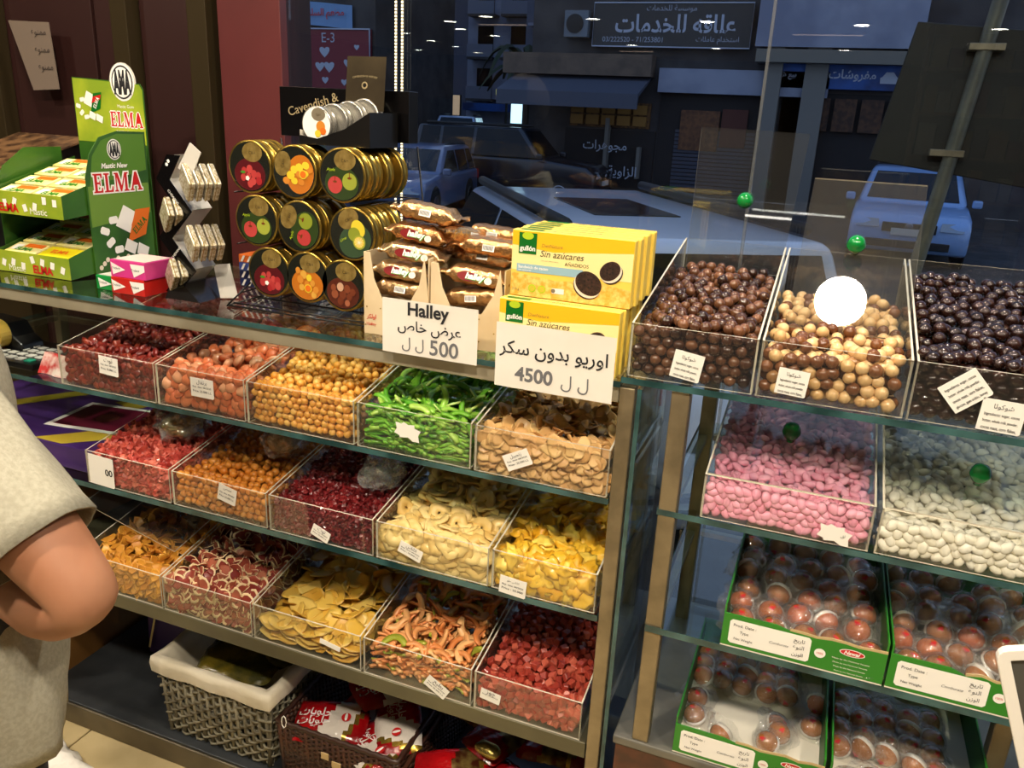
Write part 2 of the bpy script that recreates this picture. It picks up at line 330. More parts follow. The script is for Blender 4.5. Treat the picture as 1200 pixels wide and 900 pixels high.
def price_card(par, x, z, w_=.05, h_=.038, rot=0, lines=('Exp. date: 08/2020', 'Price: 25.000 L.L'), arl='', y=-.0006, crumple=False, s=1.0):
    fr = Fr((x, y, z)).at(0, 0, 0, rot); a, b = w_/2, h_/2
    if crumple:
        pts = [(-a, -b*.6), (-a*.6, -b*.75), (-a*.5, -b), (a*.1, -b*.7), (a*.5, -b), (a, -b*.9), (a*.85, -b*.1), (a, b*.5), (a*.5, b*.6), (a*.45, b), (0, b*.8), (-a*.4, b), (-a*.55, b*.7), (-a, b*.7), (-a*.85, 0)]
    else: pts = [(-a, -b), (a*.92, -b), (a, -b*.9), (a, b), (-a, b)]
    o = fr.poly(pts, cardm, 'price_card', par, c=.0004, th=.0006)
    yy = b*.55
    if arl: text(fr, ar(arl), ink, o, 0, yy, w=a*.9, c=.0008); yy -= b*.5
    for l in lines: text(fr, l, ink, o, 0, yy, w=a*1.6*s, h=b*.24, c=.0008, bold=.01); yy -= b*.42
    return o
# ------------------------------------------------------------------ piece shapes (shared mesh data)
def P_ico(name, mat, r, sc=(1, 1, 1), noise=.04, sub=2, seed=0, smooth=True, freq=3):
    rnd = random.Random(seed); bm = bmesh.new(); bmesh.ops.create_icosphere(bm, subdivisions=sub, radius=1)
    ph = [rnd.uniform(0, 6.3) for _ in range(6)]
    for v in bm.verts:
        c = v.co; d = 1+noise*(math.sin(freq*c.x+ph[0])+math.sin(freq*c.y+ph[1])+math.sin(freq*c.z+ph[2])+math.sin(freq*(c.x+c.y)*1.4+ph[3]))+noise*(.5 if freq < 5 else 1.1)*rnd.uniform(-1, 1)
        v.co = Vector((c.x*sc[0], c.y*sc[1], c.z*sc[2]))*r*d
    me = bpy.data.meshes.new(name); bm.to_mesh(me); bm.free(); me.materials.append(mat)
    if smooth: me.polygons.foreach_set('use_smooth', [True]*len(me.polygons))
    return me
def P_ring(name, mat, r, hole=.28, th=.0016, seed=0, ruff=.12, n=16):
    rnd = random.Random(seed); p1, p2 = rnd.uniform(0, 6), rnd.uniform(0, 6); vs = []
    for i in range(n):
        a = 2*math.pi*i/n
        for (q, zz) in ((hole, th*.6), (.55, th), (1, .5*th), (1, -.5*th), (hole, -th*.6)):
            k = r*q*(1+(.07*math.sin(3*a+p1)+.05*math.sin(7*a+p2)+.02*(-1)**i)*q)
            z = zz+ruff*r*q*q*math.sin(2*a+p1)+.04*r*q*math.sin(5*a+p2)+(.015*r*math.sin(16*a) if q > .3 else 0)
            vs.append((k*math.cos(a), k*math.sin(a), z))
    fs = [(i*5+j, ((i+1) % n)*5+j, ((i+1) % n)*5+(j+1) % 5, i*5+(j+1) % 5) for i in range(n) for j in range(5)]
    m = MB(); m.add(vs, fs); return m.mesh(name, mat, smooth=True)
def P_flake(name, mat, rx, ry, th=.0015, bend=.25, seed=0, n=11, rim=None, irr=.12, cup=0):
    """bent irregular slice; rim = second material for the skin edge"""
    rnd = random.Random(seed); vs = []; fs = []; mi = []
    def zz(x, y): return bend*(x*x)/max(rx, ry)+cup*(x*y)/rx+.08*ry*math.sin(x/rx*4+seed)
    rr_ = [1+rnd.uniform(-irr, irr) for _ in range(n)]
    for s_, side in ((1, 0), (-1, 1)):
        vs.append((0, 0, zz(0, 0)+s_*th*.6))
        for q in (.72, 1):
            for i in range(n):
                a = 2*math.pi*i/n; x = rx*q*rr_[i]*math.cos(a); y = ry*q*rr_[i]*math.sin(a); vs.append((x, y, zz(x, y)+s_*th*(.5 if q < 1 else .35)))
    B = 1+2*n
    for i in range(n):
        j = (i+1) % n
        fs += [(0, 1+i, 1+j), (1+i, 1+n+i, 1+n+j, 1+j), (B, B+1+j, B+1+i), (B+1+i, B+1+j, B+1+n+j, B+1+n+i), (1+n+i, B+1+n+i, B+1+n+j, 1+n+j)]
        r1 = 1 if rim else 0; mi += [0, r1 if (i+seed) % n < n*.45 else 0, 0, 0, r1]
    m = MB(); m.add(vs, fs, mi); return m.mesh(name, [mat, rim] if rim else mat, smooth=True)
def P_strip(name, mat, L_, w_, th, arc=1.2, seed=0, n=9, twist=.5, mat2=None):
    rnd = random.Random(seed); vs = []; rad = L_/max(arc, .05); ph = rnd.uniform(0, 6)
    for i in range(n):
        s = i/(n-1); a = (s-.5)*arc; c = Vector((rad*math.sin(a), rad*(math.cos(a)-1)+rad*arc*arc/16, .12*L_*math.sin(s*3+ph)))
        tn = Vector((math.cos(a), -math.sin(a), 0)); sd = Vector((math.sin(a), math.cos(a), 0)); tw = twist*math.sin(s*3.2+ph); up = Vector((0, 0, 1))
        u = sd*math.cos(tw)+up*math.sin(tw); q = tn.cross(u); ww = w_*.5*(math.sin(math.pi*min(1, max(0, s*.92+.04)))**.32+.08)
        ww *= 1+.12*math.sin(s*9+ph); b = th*.5
        for (x, y) in ((-1, -1), (1, -.6), (1, .6), (-1, 1)): vs.append(c+u*ww*x+q*b*y)
    fs = [(i*4+j, i*4+(j+1) % 4, (i+1)*4+(j+1) % 4, (i+1)*4+j) for i in range(n-1) for j in range(4)]+[(3, 2, 1, 0), tuple(range(4*n-4, 4*n))]
    mi = [(1 if (mat2 and j == 1) else 0) for i in range(n-1) for j in range(4)]+[0, 0]
    m = MB(); m.add(vs, fs, mi); return m.mesh(name, [mat, mat2] if mat2 else mat, smooth=True)
def P_chunk(name, mat, r, seed=0):
    rnd = random.Random(seed); k = [Vector((rnd.uniform(.55, 1.05)*x, rnd.uniform(.55, 1.05)*y, rnd.uniform(.5, 1)*z))*r for z in (-1, 1) for (x, y) in ((-1, -1), (1, -1), (1, 1), (-1, 1))]
    m = MB(); m.hexa(k); me = m.mesh(name, mat)
    bm = bmesh.new(); bm.from_mesh(me); bmesh.ops.bevel(bm, geom=bm.edges[:], offset=r*.14, segments=1, affect='EDGES'); bm.to_mesh(me); bm.free(); return me
def P_star(name, mat, r, seed=0):
    """ragged shred clump"""
    rnd = random.Random(seed); bm = bmesh.new(); bmesh.ops.create_icosphere(bm, subdivisions=2, radius=1)
    for v in bm.verts: v.co = v.co*r*rnd.choice((.45, .6, .8, 1.15, 1.3)); v.co.z *= .75
    me = bpy.data.meshes.new(name); bm.to_mesh(me); bm.free(); me.materials.append(mat); return me
def ruffled(name, mat, r, seed):
    rnd = random.Random(seed); p = [rnd.uniform(0, 6) for _ in range(5)]
    def fn(u, v):
        a = 2*math.pi*u; q = .12+.88*v; k = r*q*(1+.14*math.sin(3*a+p[0])+.1*math.sin(5*a+p[1])*q)
        return (k*math.cos(a), k*.85*math.sin(a), r*.26*math.sin(3*a+p[2])*q*q+r*.20*math.sin(7*a+p[3])*q+.22*r*(1-q)*math.sin(p[4]))
    m = MB()
    m.grid(lambda u, v: fn(u, v), 16, 4, wrap=True)
    m.grid(lambda u, v: tuple(Vector(fn(u, v))+Vector((0, 0, -.24*r))), 16, 4, wrap=True)
    k = 64; m.add([], [], 0)
    m.f += [(48+i, 48+(i+1) % 16, k+48+(i+1) % 16, k+48+i) for i in range(16)]+[tuple(range(16))[::-1], tuple(range(k, k+16))]; m.m += [0]*18
    return m.mesh(name, mat, smooth=True)
PILE_LOG = []
def pile(name, label, cat, group, protos, r, bx, hfn, seed=1, squash=1.0, K=6, tilt=None, ztop=None, n300=300, fmax=.35, minpx=10, sc=(.94, 1.10), dens=.95, cover=None, depth=3.2, long=0, wide=0):
    """drops pieces of radius r one after another into the box until the heap surface hfn(x, y) is reached; the pieces that
    show most become objects of their own, the rest of the outer layer one object of kind stuff"""
    x0, x1, y0, y1, z0 = bx; rnd = random.Random(seed); D = 2*r*dens; cell = {}; P = []; miss = 0
    X0, X1, Y0, Y1 = x0+r*.95+.0045, x1-r*.95-.0045, y0+r*.95+.0045, y1-r-.005
    for lay in range(3):      # the layers pressed against the clear front, row on row
        row = 0; y = Y0+lay*D*.84
        while True:
            z = z0+r*squash+row*D*.86*squash; x = X0+(D*.5 if (row+lay) % 2 else 0)
            if z > hfn((x0+x1)/2, y)+.003: break
            while x <= X1:
                if z <= hfn(x, y)-r*.2:
                    q = (x+rnd.uniform(-.16, .16)*D, y+rnd.uniform(0, .2)*D, z+rnd.uniform(-.12, .12)*D*squash); P.append(q); cell.setdefault((int(q[0]//D), int(q[1]//D)), []).append(q)
                x += D*rnd.uniform(.97, 1.08)
            row += 1
    while miss < 160 and len(P) < 2600:
        best = None
        for _ in range(K):
            x, y = rnd.uniform(X0, X1), rnd.uniform(Y0, Y1); h = hfn(x, y)
            inner = y-Y0 > 2.9*D and x-X0 > 1.2*D and X1-x > 1.2*D
            z = max(z0+r*squash, h-depth*D) if inner else z0+r*squash
            ci, cj = int(x//D), int(y//D)
            for a in (-1, 0, 1):
                for b in (-1, 0, 1):
                    for q in cell.get((ci+a, cj+b), ()):
                        d2 = (q[0]-x)**2+(q[1]-y)**2
                        if d2 < D*D:
                            zz = q[2]+math.sqrt(D*D-d2)*squash
                            if zz > z: z = zz
            if best is None or z-h < best[3]: best = (x, y, z, z-h)
        if best[3] > -r*.3: miss += 1; continue
        miss = 0; q = best[:3]; P.append(q); cell.setdefault((int(q[0]//D), int(q[1]//D)), []).append(q)
    # what shows: a small depth-ordered painting of discs, used only to choose which pieces are objects of their own
    buf = np.full((900, 1200), -1, np.int32); A = np.array(P); px, py, dz = project(A)
    order = np.argsort(-dz); rp_ = 949.27*r/dz
    for i in order:
        if ztop is not None and A[i, 1] > 0:
            zc = CAMP[2]+(A[i, 2]-CAMP[2])*(0-CAMP[1])/(A[i, 1]-CAMP[1])
            if zc > ztop: continue
        a, b, q = px[i], py[i], rp_[i]
        i0, i1, j0, j1 = int(max(0, b-q)), int(min(900, b+q+1)), int(max(0, a-q)), int(min(1200, a+q+1))
        if i1 <= i0 or j1 <= j0: continue
        yy, xx = np.ogrid[i0:i1, j0:j1]; s = buf[i0:i1, j0:j1]; s[(xx-a)**2+(yy-b)**2 <= q*q] = i
    if cover is not None:
        for (u0, v0, u1, v1) in cover: buf[v0:v1, u0:u1] = -1
    cnt = np.bincount(buf[buf >= 0], minlength=len(P)) if (buf >= 0).any() else np.zeros(len(P), int)
    rank = [i for i in np.argsort(-cnt) if cnt[i] >= minpx][:n300]; rs = set(int(i) for i in rank)
    loose = [i for i in range(len(P)) if i not in rs and (cnt[i] > 0 or A[i, 2] > hfn(A[i, 0], A[i, 1])-1.6*D or A[i, 1]-Y0 < .6*D)]
    def xf(i):
        s = rnd.uniform(*sc)
        if tilt is None: e = Euler((rnd.uniform(0, 6.28), rnd.uniform(0, 6.28), rnd.uniform(0, 6.28)))
        else:
            tx = rnd.gauss(0, tilt); ty = rnd.gauss(0, tilt)
            yaw = rnd.uniform(0, 6.28); c = A[i].copy(); dy = c[1]-y0-.006
            if long:      # long pieces lie along the walls they touch
                c[0] = max(x0+.006+wide+.2*long, min(x1-.006-wide-.2*long, c[0])); dx = min(c[0]-x0, x1-c[0])-.006
                if dy < long:
                    c[1] = max(c[1], y0+.008+wide); dy = c[1]-y0-.006; yaw = rnd.choice((-1, 1))*rnd.uniform(0, math.asin(min(1, max(0, (dy-wide)/long)))); c[0] = max(x0+.006+long, min(x1-.006-long, c[0])) if abs(math.cos(yaw)) > .5 else c[0]; tx *= .4; ty *= .5
                elif dx < long: yaw = math.pi/2+rnd.choice((-1, 1))*rnd.uniform(0, math.asin(min(1, max(0, (dx-wide)/long)))); ty *= .5
            elif c[1]-Y0 < D*.6: tx = 1.05+rnd.gauss(0, .12); ty *= .4
            elif c[1]-Y0 < D*1.4: tx = .6+rnd.gauss(0, .2)
            mt = Euler((tx+.12, ty, 0)).to_matrix() @ Euler((0, 0, yaw)).to_matrix()
            return Matrix.Translation(c) @ mt.to_4x4() @ Matrix.Scale(s, 4)
        return Matrix.Translation(A[i]) @ e.to_matrix().to_4x4() @ Matrix.Scale(s, 4)
    src = None; single = len(rank)
    for i in rank:
        i = int(i); me = protos[rnd.randrange(len(protos))]
        if src is None: o = bpy.data.objects.new(name, me); tag(o, label, cat, group); src = o
        else: o = src.copy(); o.data = me
        o.matrix_world = xf(i); COL.objects.link(o)
    if loose:
        cache = []
        for me in protos:
            v = np.empty(len(me.vertices)*3); me.vertices.foreach_get('co', v); cache.append((v.reshape(-1, 3), [tuple(p.vertices) for p in me.polygons], [p.material_index for p in me.polygons]))
        m = MB()
        for i in loose:
            v, f, mi = cache[rnd.randrange(len(protos))]; T = np.array(xf(i)); m.add((v @ T[:3, :3].T+T[:3, 3]).tolist(), f, list(mi))
        o = m.build(name+'_fill', list(protos[0].materials), smooth=protos[0].polygons[0].use_smooth, fix=False)
        tag(o, label.replace('one ', 'loose '), cat, group, 'stuff'); o['label'] = 'further pieces heaped among the '+group
    PILE_LOG.append((name, len(P), single, len(loose))); return P
rv = lambda a, b=None: None
S = lambda fn, cnt_, *a, **k: [fn(*a, seed=i*7+3, **k) for i in range(cnt_)]
def heap(z_front, rise, x0, x1, crown=.0, ph=0, amp=.004, side=0):
    return lambda x, y: z_front+rise*y+crown*math.sin(math.pi*max(0, min(1, (x-x0)/(x1-x0))))+amp*math.sin(x*60+ph)*math.cos(y*38+ph)+side*(x-x0)
# ---- candies and fruit materials
milk = M('milk_chocolate', None, .22, coat=.35, var=((0, rgb(40, 22, 15)), (.5, rgb(76, 46, 29)), (1, rgb(112, 72, 46))))
dark = M('dark_chocolate', None, .16, coat=.5, var=((0, rgb(26, 13, 10)), (1, rgb(44, 22, 16))))
mix1 = M('mixed_chocolate', None, .25, coat=.3, var=((0, rgb(96, 56, 30)), (.36, rgb(122, 76, 42)), (.40, rgb(206, 164, 108)), (1, rgb(226, 190, 138))))
for e in mix1.node_tree.nodes:
    if e.type == 'VALTORGB': e.color_ramp.interpolation = 'LINEAR'
pinkm = M('pink_sugar', None, .4, coat=.12, var=((0, rgb(234, 148, 176)), (1, rgb(244, 174, 198))))
whitem = M('white_sugar', None, .4, coat=.12, var=((0, rgb(232, 226, 206)), (1, rgb(244, 240, 226))))
goldb = M('golden_coat', None, .32, coat=.2, var=((0, rgb(212, 142, 50)), (.6, rgb(224, 162, 68)), (1, rgb(230, 184, 96))))
goldc = M('amber_coat', None, .32, coat=.2, var=((0, rgb(186, 108, 28)), (.7, rgb(206, 130, 44)), (1, rgb(218, 150, 64))))
cranb = M('cranberry_red', None, .3, coat=.3, var=((0, rgb(92, 24, 18)), (.6, rgb(122, 34, 26)), (1, rgb(142, 62, 40))))
kumq = M('candied_orange', None, .3, coat=.35, sss=.0, c2=None, var=((0, rgb(198, 96, 56)), (.6, rgb(216, 128, 84)), (1, rgb(226, 168, 130))))
greenm = M('green_pomelo', None, .3, coat=.35, var=((0, rgb(70, 140, 26)), (.55, rgb(112, 178, 44)), (1, rgb(168, 206, 88))))
greenp = M('pale_green_flesh', rgb(196, 216, 128), .35, coat=.3)
ginger = M('tan_ginger', None, .5, coat=.1, var=((0, rgb(196, 146, 84)), (.6, rgb(212, 166, 104)), (1, rgb(226, 186, 122))))
guava = M('red_shreds', None, .45, coat=.15, var=((0, rgb(160, 52, 46)), (.6, rgb(192, 80, 66)), (1, rgb(206, 110, 90))))
crimson = M('crimson_shreds', None, .35, coat=.3, var=((0, rgb(86, 18, 20)), (1, rgb(126, 32, 34))))
pine = M('pale_pineapple', None, .45, coat=.15, var=((0, rgb(222, 184, 104)), (.6, rgb(234, 204, 128)), (1, rgb(240, 216, 150))))
ruff = M('yellow_pineapple', None, .4, coat=.2, var=((0, rgb(222, 162, 28)), (.6, rgb(238, 192, 56)), (1, rgb(240, 208, 90))))
chipm = M('orange_chip', None, .4, coat=.2, var=((0, rgb(190, 122, 34)), (1, rgb(226, 164, 62))))
figr = M('fig_red_flesh', None, .35, coat=.2, var=((0, rgb(128, 44, 38)), (.6, rgb(158, 72, 56)), (1, rgb(186, 112, 84)))); figc = M('fig_cream_rim', rgb(232, 206, 160), .5)
mango = M('mango_yellow', None, .4, coat=.2, var=((0, rgb(200, 150, 48)), (.6, rgb(218, 176, 70)), (1, rgb(226, 194, 100))))
melon = M('peach_strip', None, .4, coat=.2, var=((0, rgb(206, 122, 60)), (.55, rgb(222, 150, 88)), (.9, rgb(232, 182, 120)), (.93, rgb(160, 164, 50)), (1, rgb(150, 156, 44))))
ruby = M('ruby_cubes', None, .35, coat=.2, var=((0, rgb(142, 46, 36)), (.6, rgb(170, 66, 50)), (1, rgb(196, 100, 78))))
# ---- top glass: three chocolate bins
ZR1, ZR2 = 1.176, .9585
b1 = acr_bin('clear acrylic bin of brown chocolate balls beside the yellow biscuit boxes', .009, .2045, ZR1)
b2 = acr_bin('clear acrylic bin of mixed cream and brown balls, middle of the chocolate bins', .2065, .4135, ZR1)
b3 = acr_bin('clear acrylic bin of very dark chocolate balls at the right frame edge', .4155, .66, ZR1)
R1L = 'glossy brown chocolate ball in the bin beside the biscuit boxes'
pile('milk_chocolate_ball', R1L, 'sweet', 'brown chocolate balls', S(P_ico, 4, 'ball', milk, .0096, noise=.025), .0094, (.009, .2045, .002, .40, ZR1+.003), heap(1.258, .10, .009, .2, .008, 1), 11, minpx=14)
pile('mixed_chocolate_ball', 'cream or brown chocolate ball in the middle chocolate bin', 'sweet', 'mixed cream and brown chocolate balls', S(P_ico, 4, 'ball', mix1, .0100, noise=.025), .0098, (.2065, .4135, .002, .36, ZR1+.003), heap(1.245, .10, .2, .41, .006, 2), 12, minpx=14)
pile('dark_chocolate_ball', 'shiny almost black chocolate ball in the bin at the right frame edge', 'sweet', 'dark chocolate balls', S(P_ico, 4, 'ball', dark, .0098, noise=.03), .0096, (.4155, .66, .002, .42, ZR1+.003), heap(1.262, .155, .41, .66, .006, 3), 13, minpx=14)
# ---- second shelf: pink and white almonds
b4 = acr_bin('lidded clear bin of pink sugared almonds under the chocolate shelf', .150, .405, ZR2, fh=.075, bh=.165)
b5 = acr_bin('lidded clear bin of white sugared almonds at the right edge', .411, .72, ZR2, fh=.075, bh=.165)
alm = dict(sc=(1.2, .84, .6), noise=.012)
pile('pink_almond', 'pink sugared almond in the lidded bin under the chocolate', 'sweet', 'pink sugared almonds', S(P_ico, 4, 'almond', pinkm, .0088, **alm), .0072, (.150, .405, .002, .43, ZR2+.003), heap(1.014, .20, .15, .4, .004, 1), 14, squash=.9, tilt=.45, minpx=12, ztop=1.16)
pile('white_almond', 'white sugared almond in the lidded bin at the right edge', 'sweet', 'white sugared almonds', S(P_ico, 4, 'almond', whitem, .0094, **alm), .0078, (.411, .72, .002, .43, ZR2+.003), heap(1.006, .10, .41, .72, .004, 2), 15, squash=.9, tilt=.45, minpx=12, ztop=1.16)
# ---- left rack, upper row
r2 = [(-1.238, -.972), (-.968, -.745), (-.741, -.495), (-.490, -.255), (-.250, -.003)]
nm = ['dark red dried berries, leftmost of the upper row', 'candied orange pieces, second of the upper row', 'golden balls in the middle of the upper row', 'bright green fruit strips', 'tan sliced ginger by the steel post']
B2 = [acr_bin('clear bin of '+nm[i], a, b, Z2+.0015) for i, (a, b) in enumerate(r2)]
zt1 = 1.127
def bx(r_, z, d=.42): return (r_[0], r_[1], .002, d, z+.0045)
pile('dried_berry', 'dark red dried berry in the leftmost bin of the upper row', 'dried fruit', 'dark red dried berries in the upper row', S(P_ico, 3, 'berry', cranb, .0098, sc=(1.2, .8, .6), noise=.12), .0080, bx(r2[0], Z2), heap(1.035, .16, *r2[0], .006), 21, tilt=.7, ztop=zt1, squash=.85)
pile('candied_orange', 'translucent candied orange piece in the second bin of the upper row', 'dried fruit', 'candied orange pieces', S(P_ico, 4, 'orange', kumq, .0135, sc=(1.1, .95, .62), noise=.06), .0115, bx(r2[1], Z2), heap(1.028, .10, *r2[1], .004, side=.06), 22, tilt=.7, ztop=zt1, squash=.85)
pile('golden_ball', 'golden yellow coated ball in the middle bin of the upper row', 'sweet', 'golden balls in the upper row', S(P_ico, 3, 'ball', goldb, .0080, noise=.03), .0078, bx(r2[2], Z2), heap(1.030, .18, *r2[2], .006), 23, ztop=zt1, minpx=12)
pile('green_fruit_strip', 'curved bright green fruit strip in the upper row', 'dried fruit', 'green fruit strips', S(P_strip, 5, 'strip', greenm, .066, .0105, .006, arc=1.5, mat2=greenp), .0112, bx(r2[3], Z2), heap(1.028, .17, *r2[3], .012), 24, tilt=.32, long=.035, wide=.009, ztop=zt1, squash=.55, sc=(.75, 1.15), fmax=.2)
pile('ginger_slice', 'flat tan ginger slice in the bin beside the steel post', 'dried fruit', 'tan ginger slices', S(P_flake, 5, 'slice', ginger, .0175, .0125, .0016, bend=.3), .0102, bx(r2[4], Z2), heap(1.020, .19, *r2[4], .004), 25, tilt=.5, ztop=zt1, squash=.5, sc=(.8, 1.2))
price_card(B2[0], -1.091, 1.019, .052, .040, -3, arl='توت'); price_card(B2[1], -.846, 1.011, .057, .040, 0, arl='برتقال'); price_card(B2[3], -.381, 1.006, .052, .032, -8, lines=(), crumple=True); price_card(B2[4], -.166, .994, .050, .030, 28, arl='زنجبيل', lines=('Exp. date: 08/2020', 'Price : 25.000 L.L'))
# ---- left rack, middle row
r3 = [(-1.195, -.957), (-.952, -.706), (-.701, -.456), (-.451, -.212), (-.207, -.006)]
nm = ['red fruit shreds, leftmost of the middle row', 'amber balls, second of the middle row', 'dark crimson shreds in the middle row', 'pale pineapple rings in the middle row', 'ruffled yellow pineapple by the steel post']
B3 = [acr_bin('clear bin of '+nm[i], a, b, Z3+.0015, fh=.078, bh=.155) for i, (a, b) in enumerate(r3)]
zt2 = Z2-.012
pile('red_fruit_shred', 'ragged red fruit shred in the leftmost bin of the middle row', 'dried fruit', 'red fruit shreds', S(P_star, 4, 'shred', guava, .0110), .0082, bx(r3[0], Z3), heap(.798, .20, *r3[0], .008), 31, ztop=zt2, squash=.8)
pile('amber_ball', 'amber coated ball in the second bin of the middle row', 'sweet', 'amber balls in the middle row', S(P_ico, 3, 'ball', goldc, .0086, noise=.03), .0084, bx(r3[1], Z3), heap(.795, .12, *r3[1], .006), 32, ztop=zt2, minpx=12)
pile('crimson_shred', 'dark crimson shred in the third bin of the middle row', 'dried fruit', 'crimson shreds', S(P_star, 4, 'shred', crimson, .0088), .0066, bx(r3[2], Z3), heap(.785, .22, *r3[2], .008), 33, ztop=zt2, squash=.8)
pile('pineapple_ring', 'pale dried pineapple ring with a small hole, middle row', 'dried fruit', 'pale pineapple rings', S(P_ring, 5, 'ring', pine, .0215, .13, .0026, ruff=.06), .0118, bx(r3[3], Z3), heap(.778, .20, *r3[3], .008), 34, tilt=.36, ztop=zt2, squash=.5)
pile('ruffled_pineapple', 'ruffled bright yellow dried pineapple piece beside the steel post', 'dried fruit', 'ruffled yellow pineapple pieces', S(P_ico, 6, 'ruffle', ruff, .0185, sc=(1.15, .9, .5), noise=.13, sub=3, freq=6), .0135, bx(r3[4], Z3), heap(.782, .18, *r3[4], .004), 35, tilt=.45, ztop=zt2, squash=.7)
price_card(B3[0], -1.148, .7655, .072, .072, -2, lines=()); text(Fr((-1.126, -.0006, .765)), '00', ink, B3[0].children[-1], 0, 0, h=.016, c=.001, bold=.02)
price_card(B3[1], -.802, .785, .046, .038, -12, arl='حمص'); price_card(B3[2], -.575, .750, .042, .026, -22, arl='توت'); price_card(B3[3], -.373, .761, .050, .026, -18, arl='اناناس', lines=('Exp. date: 08/2020', 'Price : 15.000 L.L')); price_card(B3[4], -.162, .742, .052, .036, -4, arl='اناناس حلو', lines=('Exp. date: 08/2020', 'Price : 25.000'))
# ---- left rack, lower row
r4 = [(-1.262, -1.012), (-1.008, -.762), (-.758, -.487), (-.483, -.237), (-.233, -.012)]
nm = ['orange dried chips, leftmost of the lower row', 'red and cream fig slices', 'yellow mango slices in the lower row', 'peach coloured fruit strips', 'ruby red sugared cubes by the steel post']
B4 = [acr_bin('clear bin of '+nm[i], a, b, Z4+.0015, fh=.084, bh=.165) for i, (a, b) in enumerate(r4)]
zt3 = Z3-.014
pile('orange_chip', 'flat orange dried chip in the leftmost bin of the lower row', 'dried fruit', 'orange dried chips', S(P_flake, 4, 'chip', chipm, .0175, .0115, .002, bend=.35, n=6, irr=.25), .0105, bx(r4[0], Z4), heap(.520, .16, *r4[0], .004), 41, tilt=.6, ztop=zt3, squash=.6)
pile('fig_slice', 'red fig slice with a cream rim, second bin of the lower row', 'dried fruit', 'red and cream fig slices', S(P_flake, 5, 'slice', figr, .0195, .0145, .0026, bend=.28, rim=figc, cup=.1), .0108, bx(r4[1], Z4), heap(.522, .20, *r4[1], .010), 42, tilt=.8, ztop=zt3, squash=.6)
pile('mango_slice', 'thin curled yellow mango slice in the lower row', 'dried fruit', 'yellow mango slices', S(P_flake, 5, 'slice', mango, .034, .021, .0022, bend=.22, cup=.12), .0175, bx(r4[2], Z4), heap(.482, .27, *r4[2], .006, side=.02), 43, tilt=.36, long=.036, wide=.010, ztop=zt3, squash=.45, sc=(.8, 1.15))
pile('peach_fruit_strip', 'curled peach or green fruit strip in the lower row', 'dried fruit', 'peach coloured fruit strips', S(P_strip, 6, 'strip', melon, .066, .013, .006, arc=2.2), .0122, bx(r4[3], Z4), heap(.520, .20, *r4[3], .008), 44, tilt=.40, long=.033, wide=.014, ztop=zt3, squash=.55, sc=(.7, 1.15))
pile('ruby_cube', 'small ruby red sugared fruit cube beside the steel post', 'sweet', 'ruby red sugared cubes', S(P_chunk, 4, 'cube', ruby, .0080), .0076, bx(r4[4], Z4), heap(.505, .20, *r4[4], .004), 45, ztop=zt3)
price_card(B4[3], -.312, .470, .052, .028, -30, arl='بطيخ'); price_card(B4[4], -.196, .488, .042, .024, -8, arl='جوز', lines=('Price : 25.000 L.L',)); price_card(B4[2], -.56, .492, .05, .012, -10, lines=())
# cards on the chocolate and almond bins
long_ = ('Ingredients: sugar, cocoa', 'butter, whole milk powder,', 'cocoa mass, corn flakes,', 'glucose, gum arabic, honey', 'Exp. 08/2020')
price_card(b1, .103, 1.206, .046, .044, -8, lines=long_[:4], arl='شوكولا', s=.95); price_card(b2, .258, 1.205, .044, .040, -4, lines=long_[:4], arl='شوكولا'); price_card(b3, .482, 1.230, .054, .044, 42, lines=long_[:4]); price_card(b3, .532, 1.201, .054, .046, -2, lines=long_[:4], arl='شوكولا')
price_card(b4, .354, .977, .048, .030, -8, lines=(), crumple=True); text(Fr((.366, -.0006, .976)), 'قا', ink, b4.children[-1], 0, 0, h=.006, c=.001)
# ---- lids with green knobs
lidm = clear('acrylic_lid', (.93, .94, .93), .07, .015, haze=.010)
def lid(par, label, pts, th, knob, kn):
    n = (Vector(pts[1])-Vector(pts[0])).cross(Vector(pts[3])-Vector(pts[0])).normalized()
    m = MB(); m.prism(pts, -n*th); m.m = [0, 0, 1, 1, 1, 1]; o = m.build('lid', [lidm, acr_edge], par); o['label'] = label
    k = Vector(knob); MB().lathe([(.006, 0), (.006, .004), (.0085, .0055), (.0115, .0095), (.0150, .017), (.0150, .021), (.0135, .0225), (.014, .026), (.0105, .032), (.004, .035)], k, Vector(kn), 20).build('knob', green_plastic, o, smooth=True); 
    return o
lid(b1, 'tall clear lid standing upright behind the brown chocolate balls', [(.018, .418, 1.29), (.198, .418, 1.29), (.214, .418, 1.553), (.018, .418, 1.556)], .003, (.117, .418, 1.425), (0, -1, .15))
a_, b_ = Vector((.2175, .14, 1.262)), Vector((.2175, .40, 1.478))
lid(b2, 'clear lid leaning over the mixed balls, a lamp mirrored in it', [(.232, .135, 1.259), (.412, .135, 1.259), (.421, .40, 1.478), (.235, .40, 1.478)], .003, (.319, .266, 1.368), (0, -.64, .77))
lid(b4, 'closed clear lid with a green knob over the pink almonds', [(.155, .004, 1.036), (.40, .004, 1.036), (.40, .40, 1.122), (.155, .40, 1.122)], .003, (.268, .135, 1.064), (0, -.2, .98))
lid(b5, 'closed clear lid with a green knob over the white almonds', [(.416, .004, 1.036), (.715, .004, 1.036), (.715, .40, 1.122), (.416, .40, 1.122)], .003, (.545, .105, 1.058), (0, -.2, .98))
lid(B4[0], 'grey clear lid with a green knob lying over the orange chips', [(-1.34, .10, .60), (-1.02, .06, .565), (-1.00, .36, .645), (-1.33, .38, .66)], .003, (-1.065, .22, .613), (0, -.3, .95))
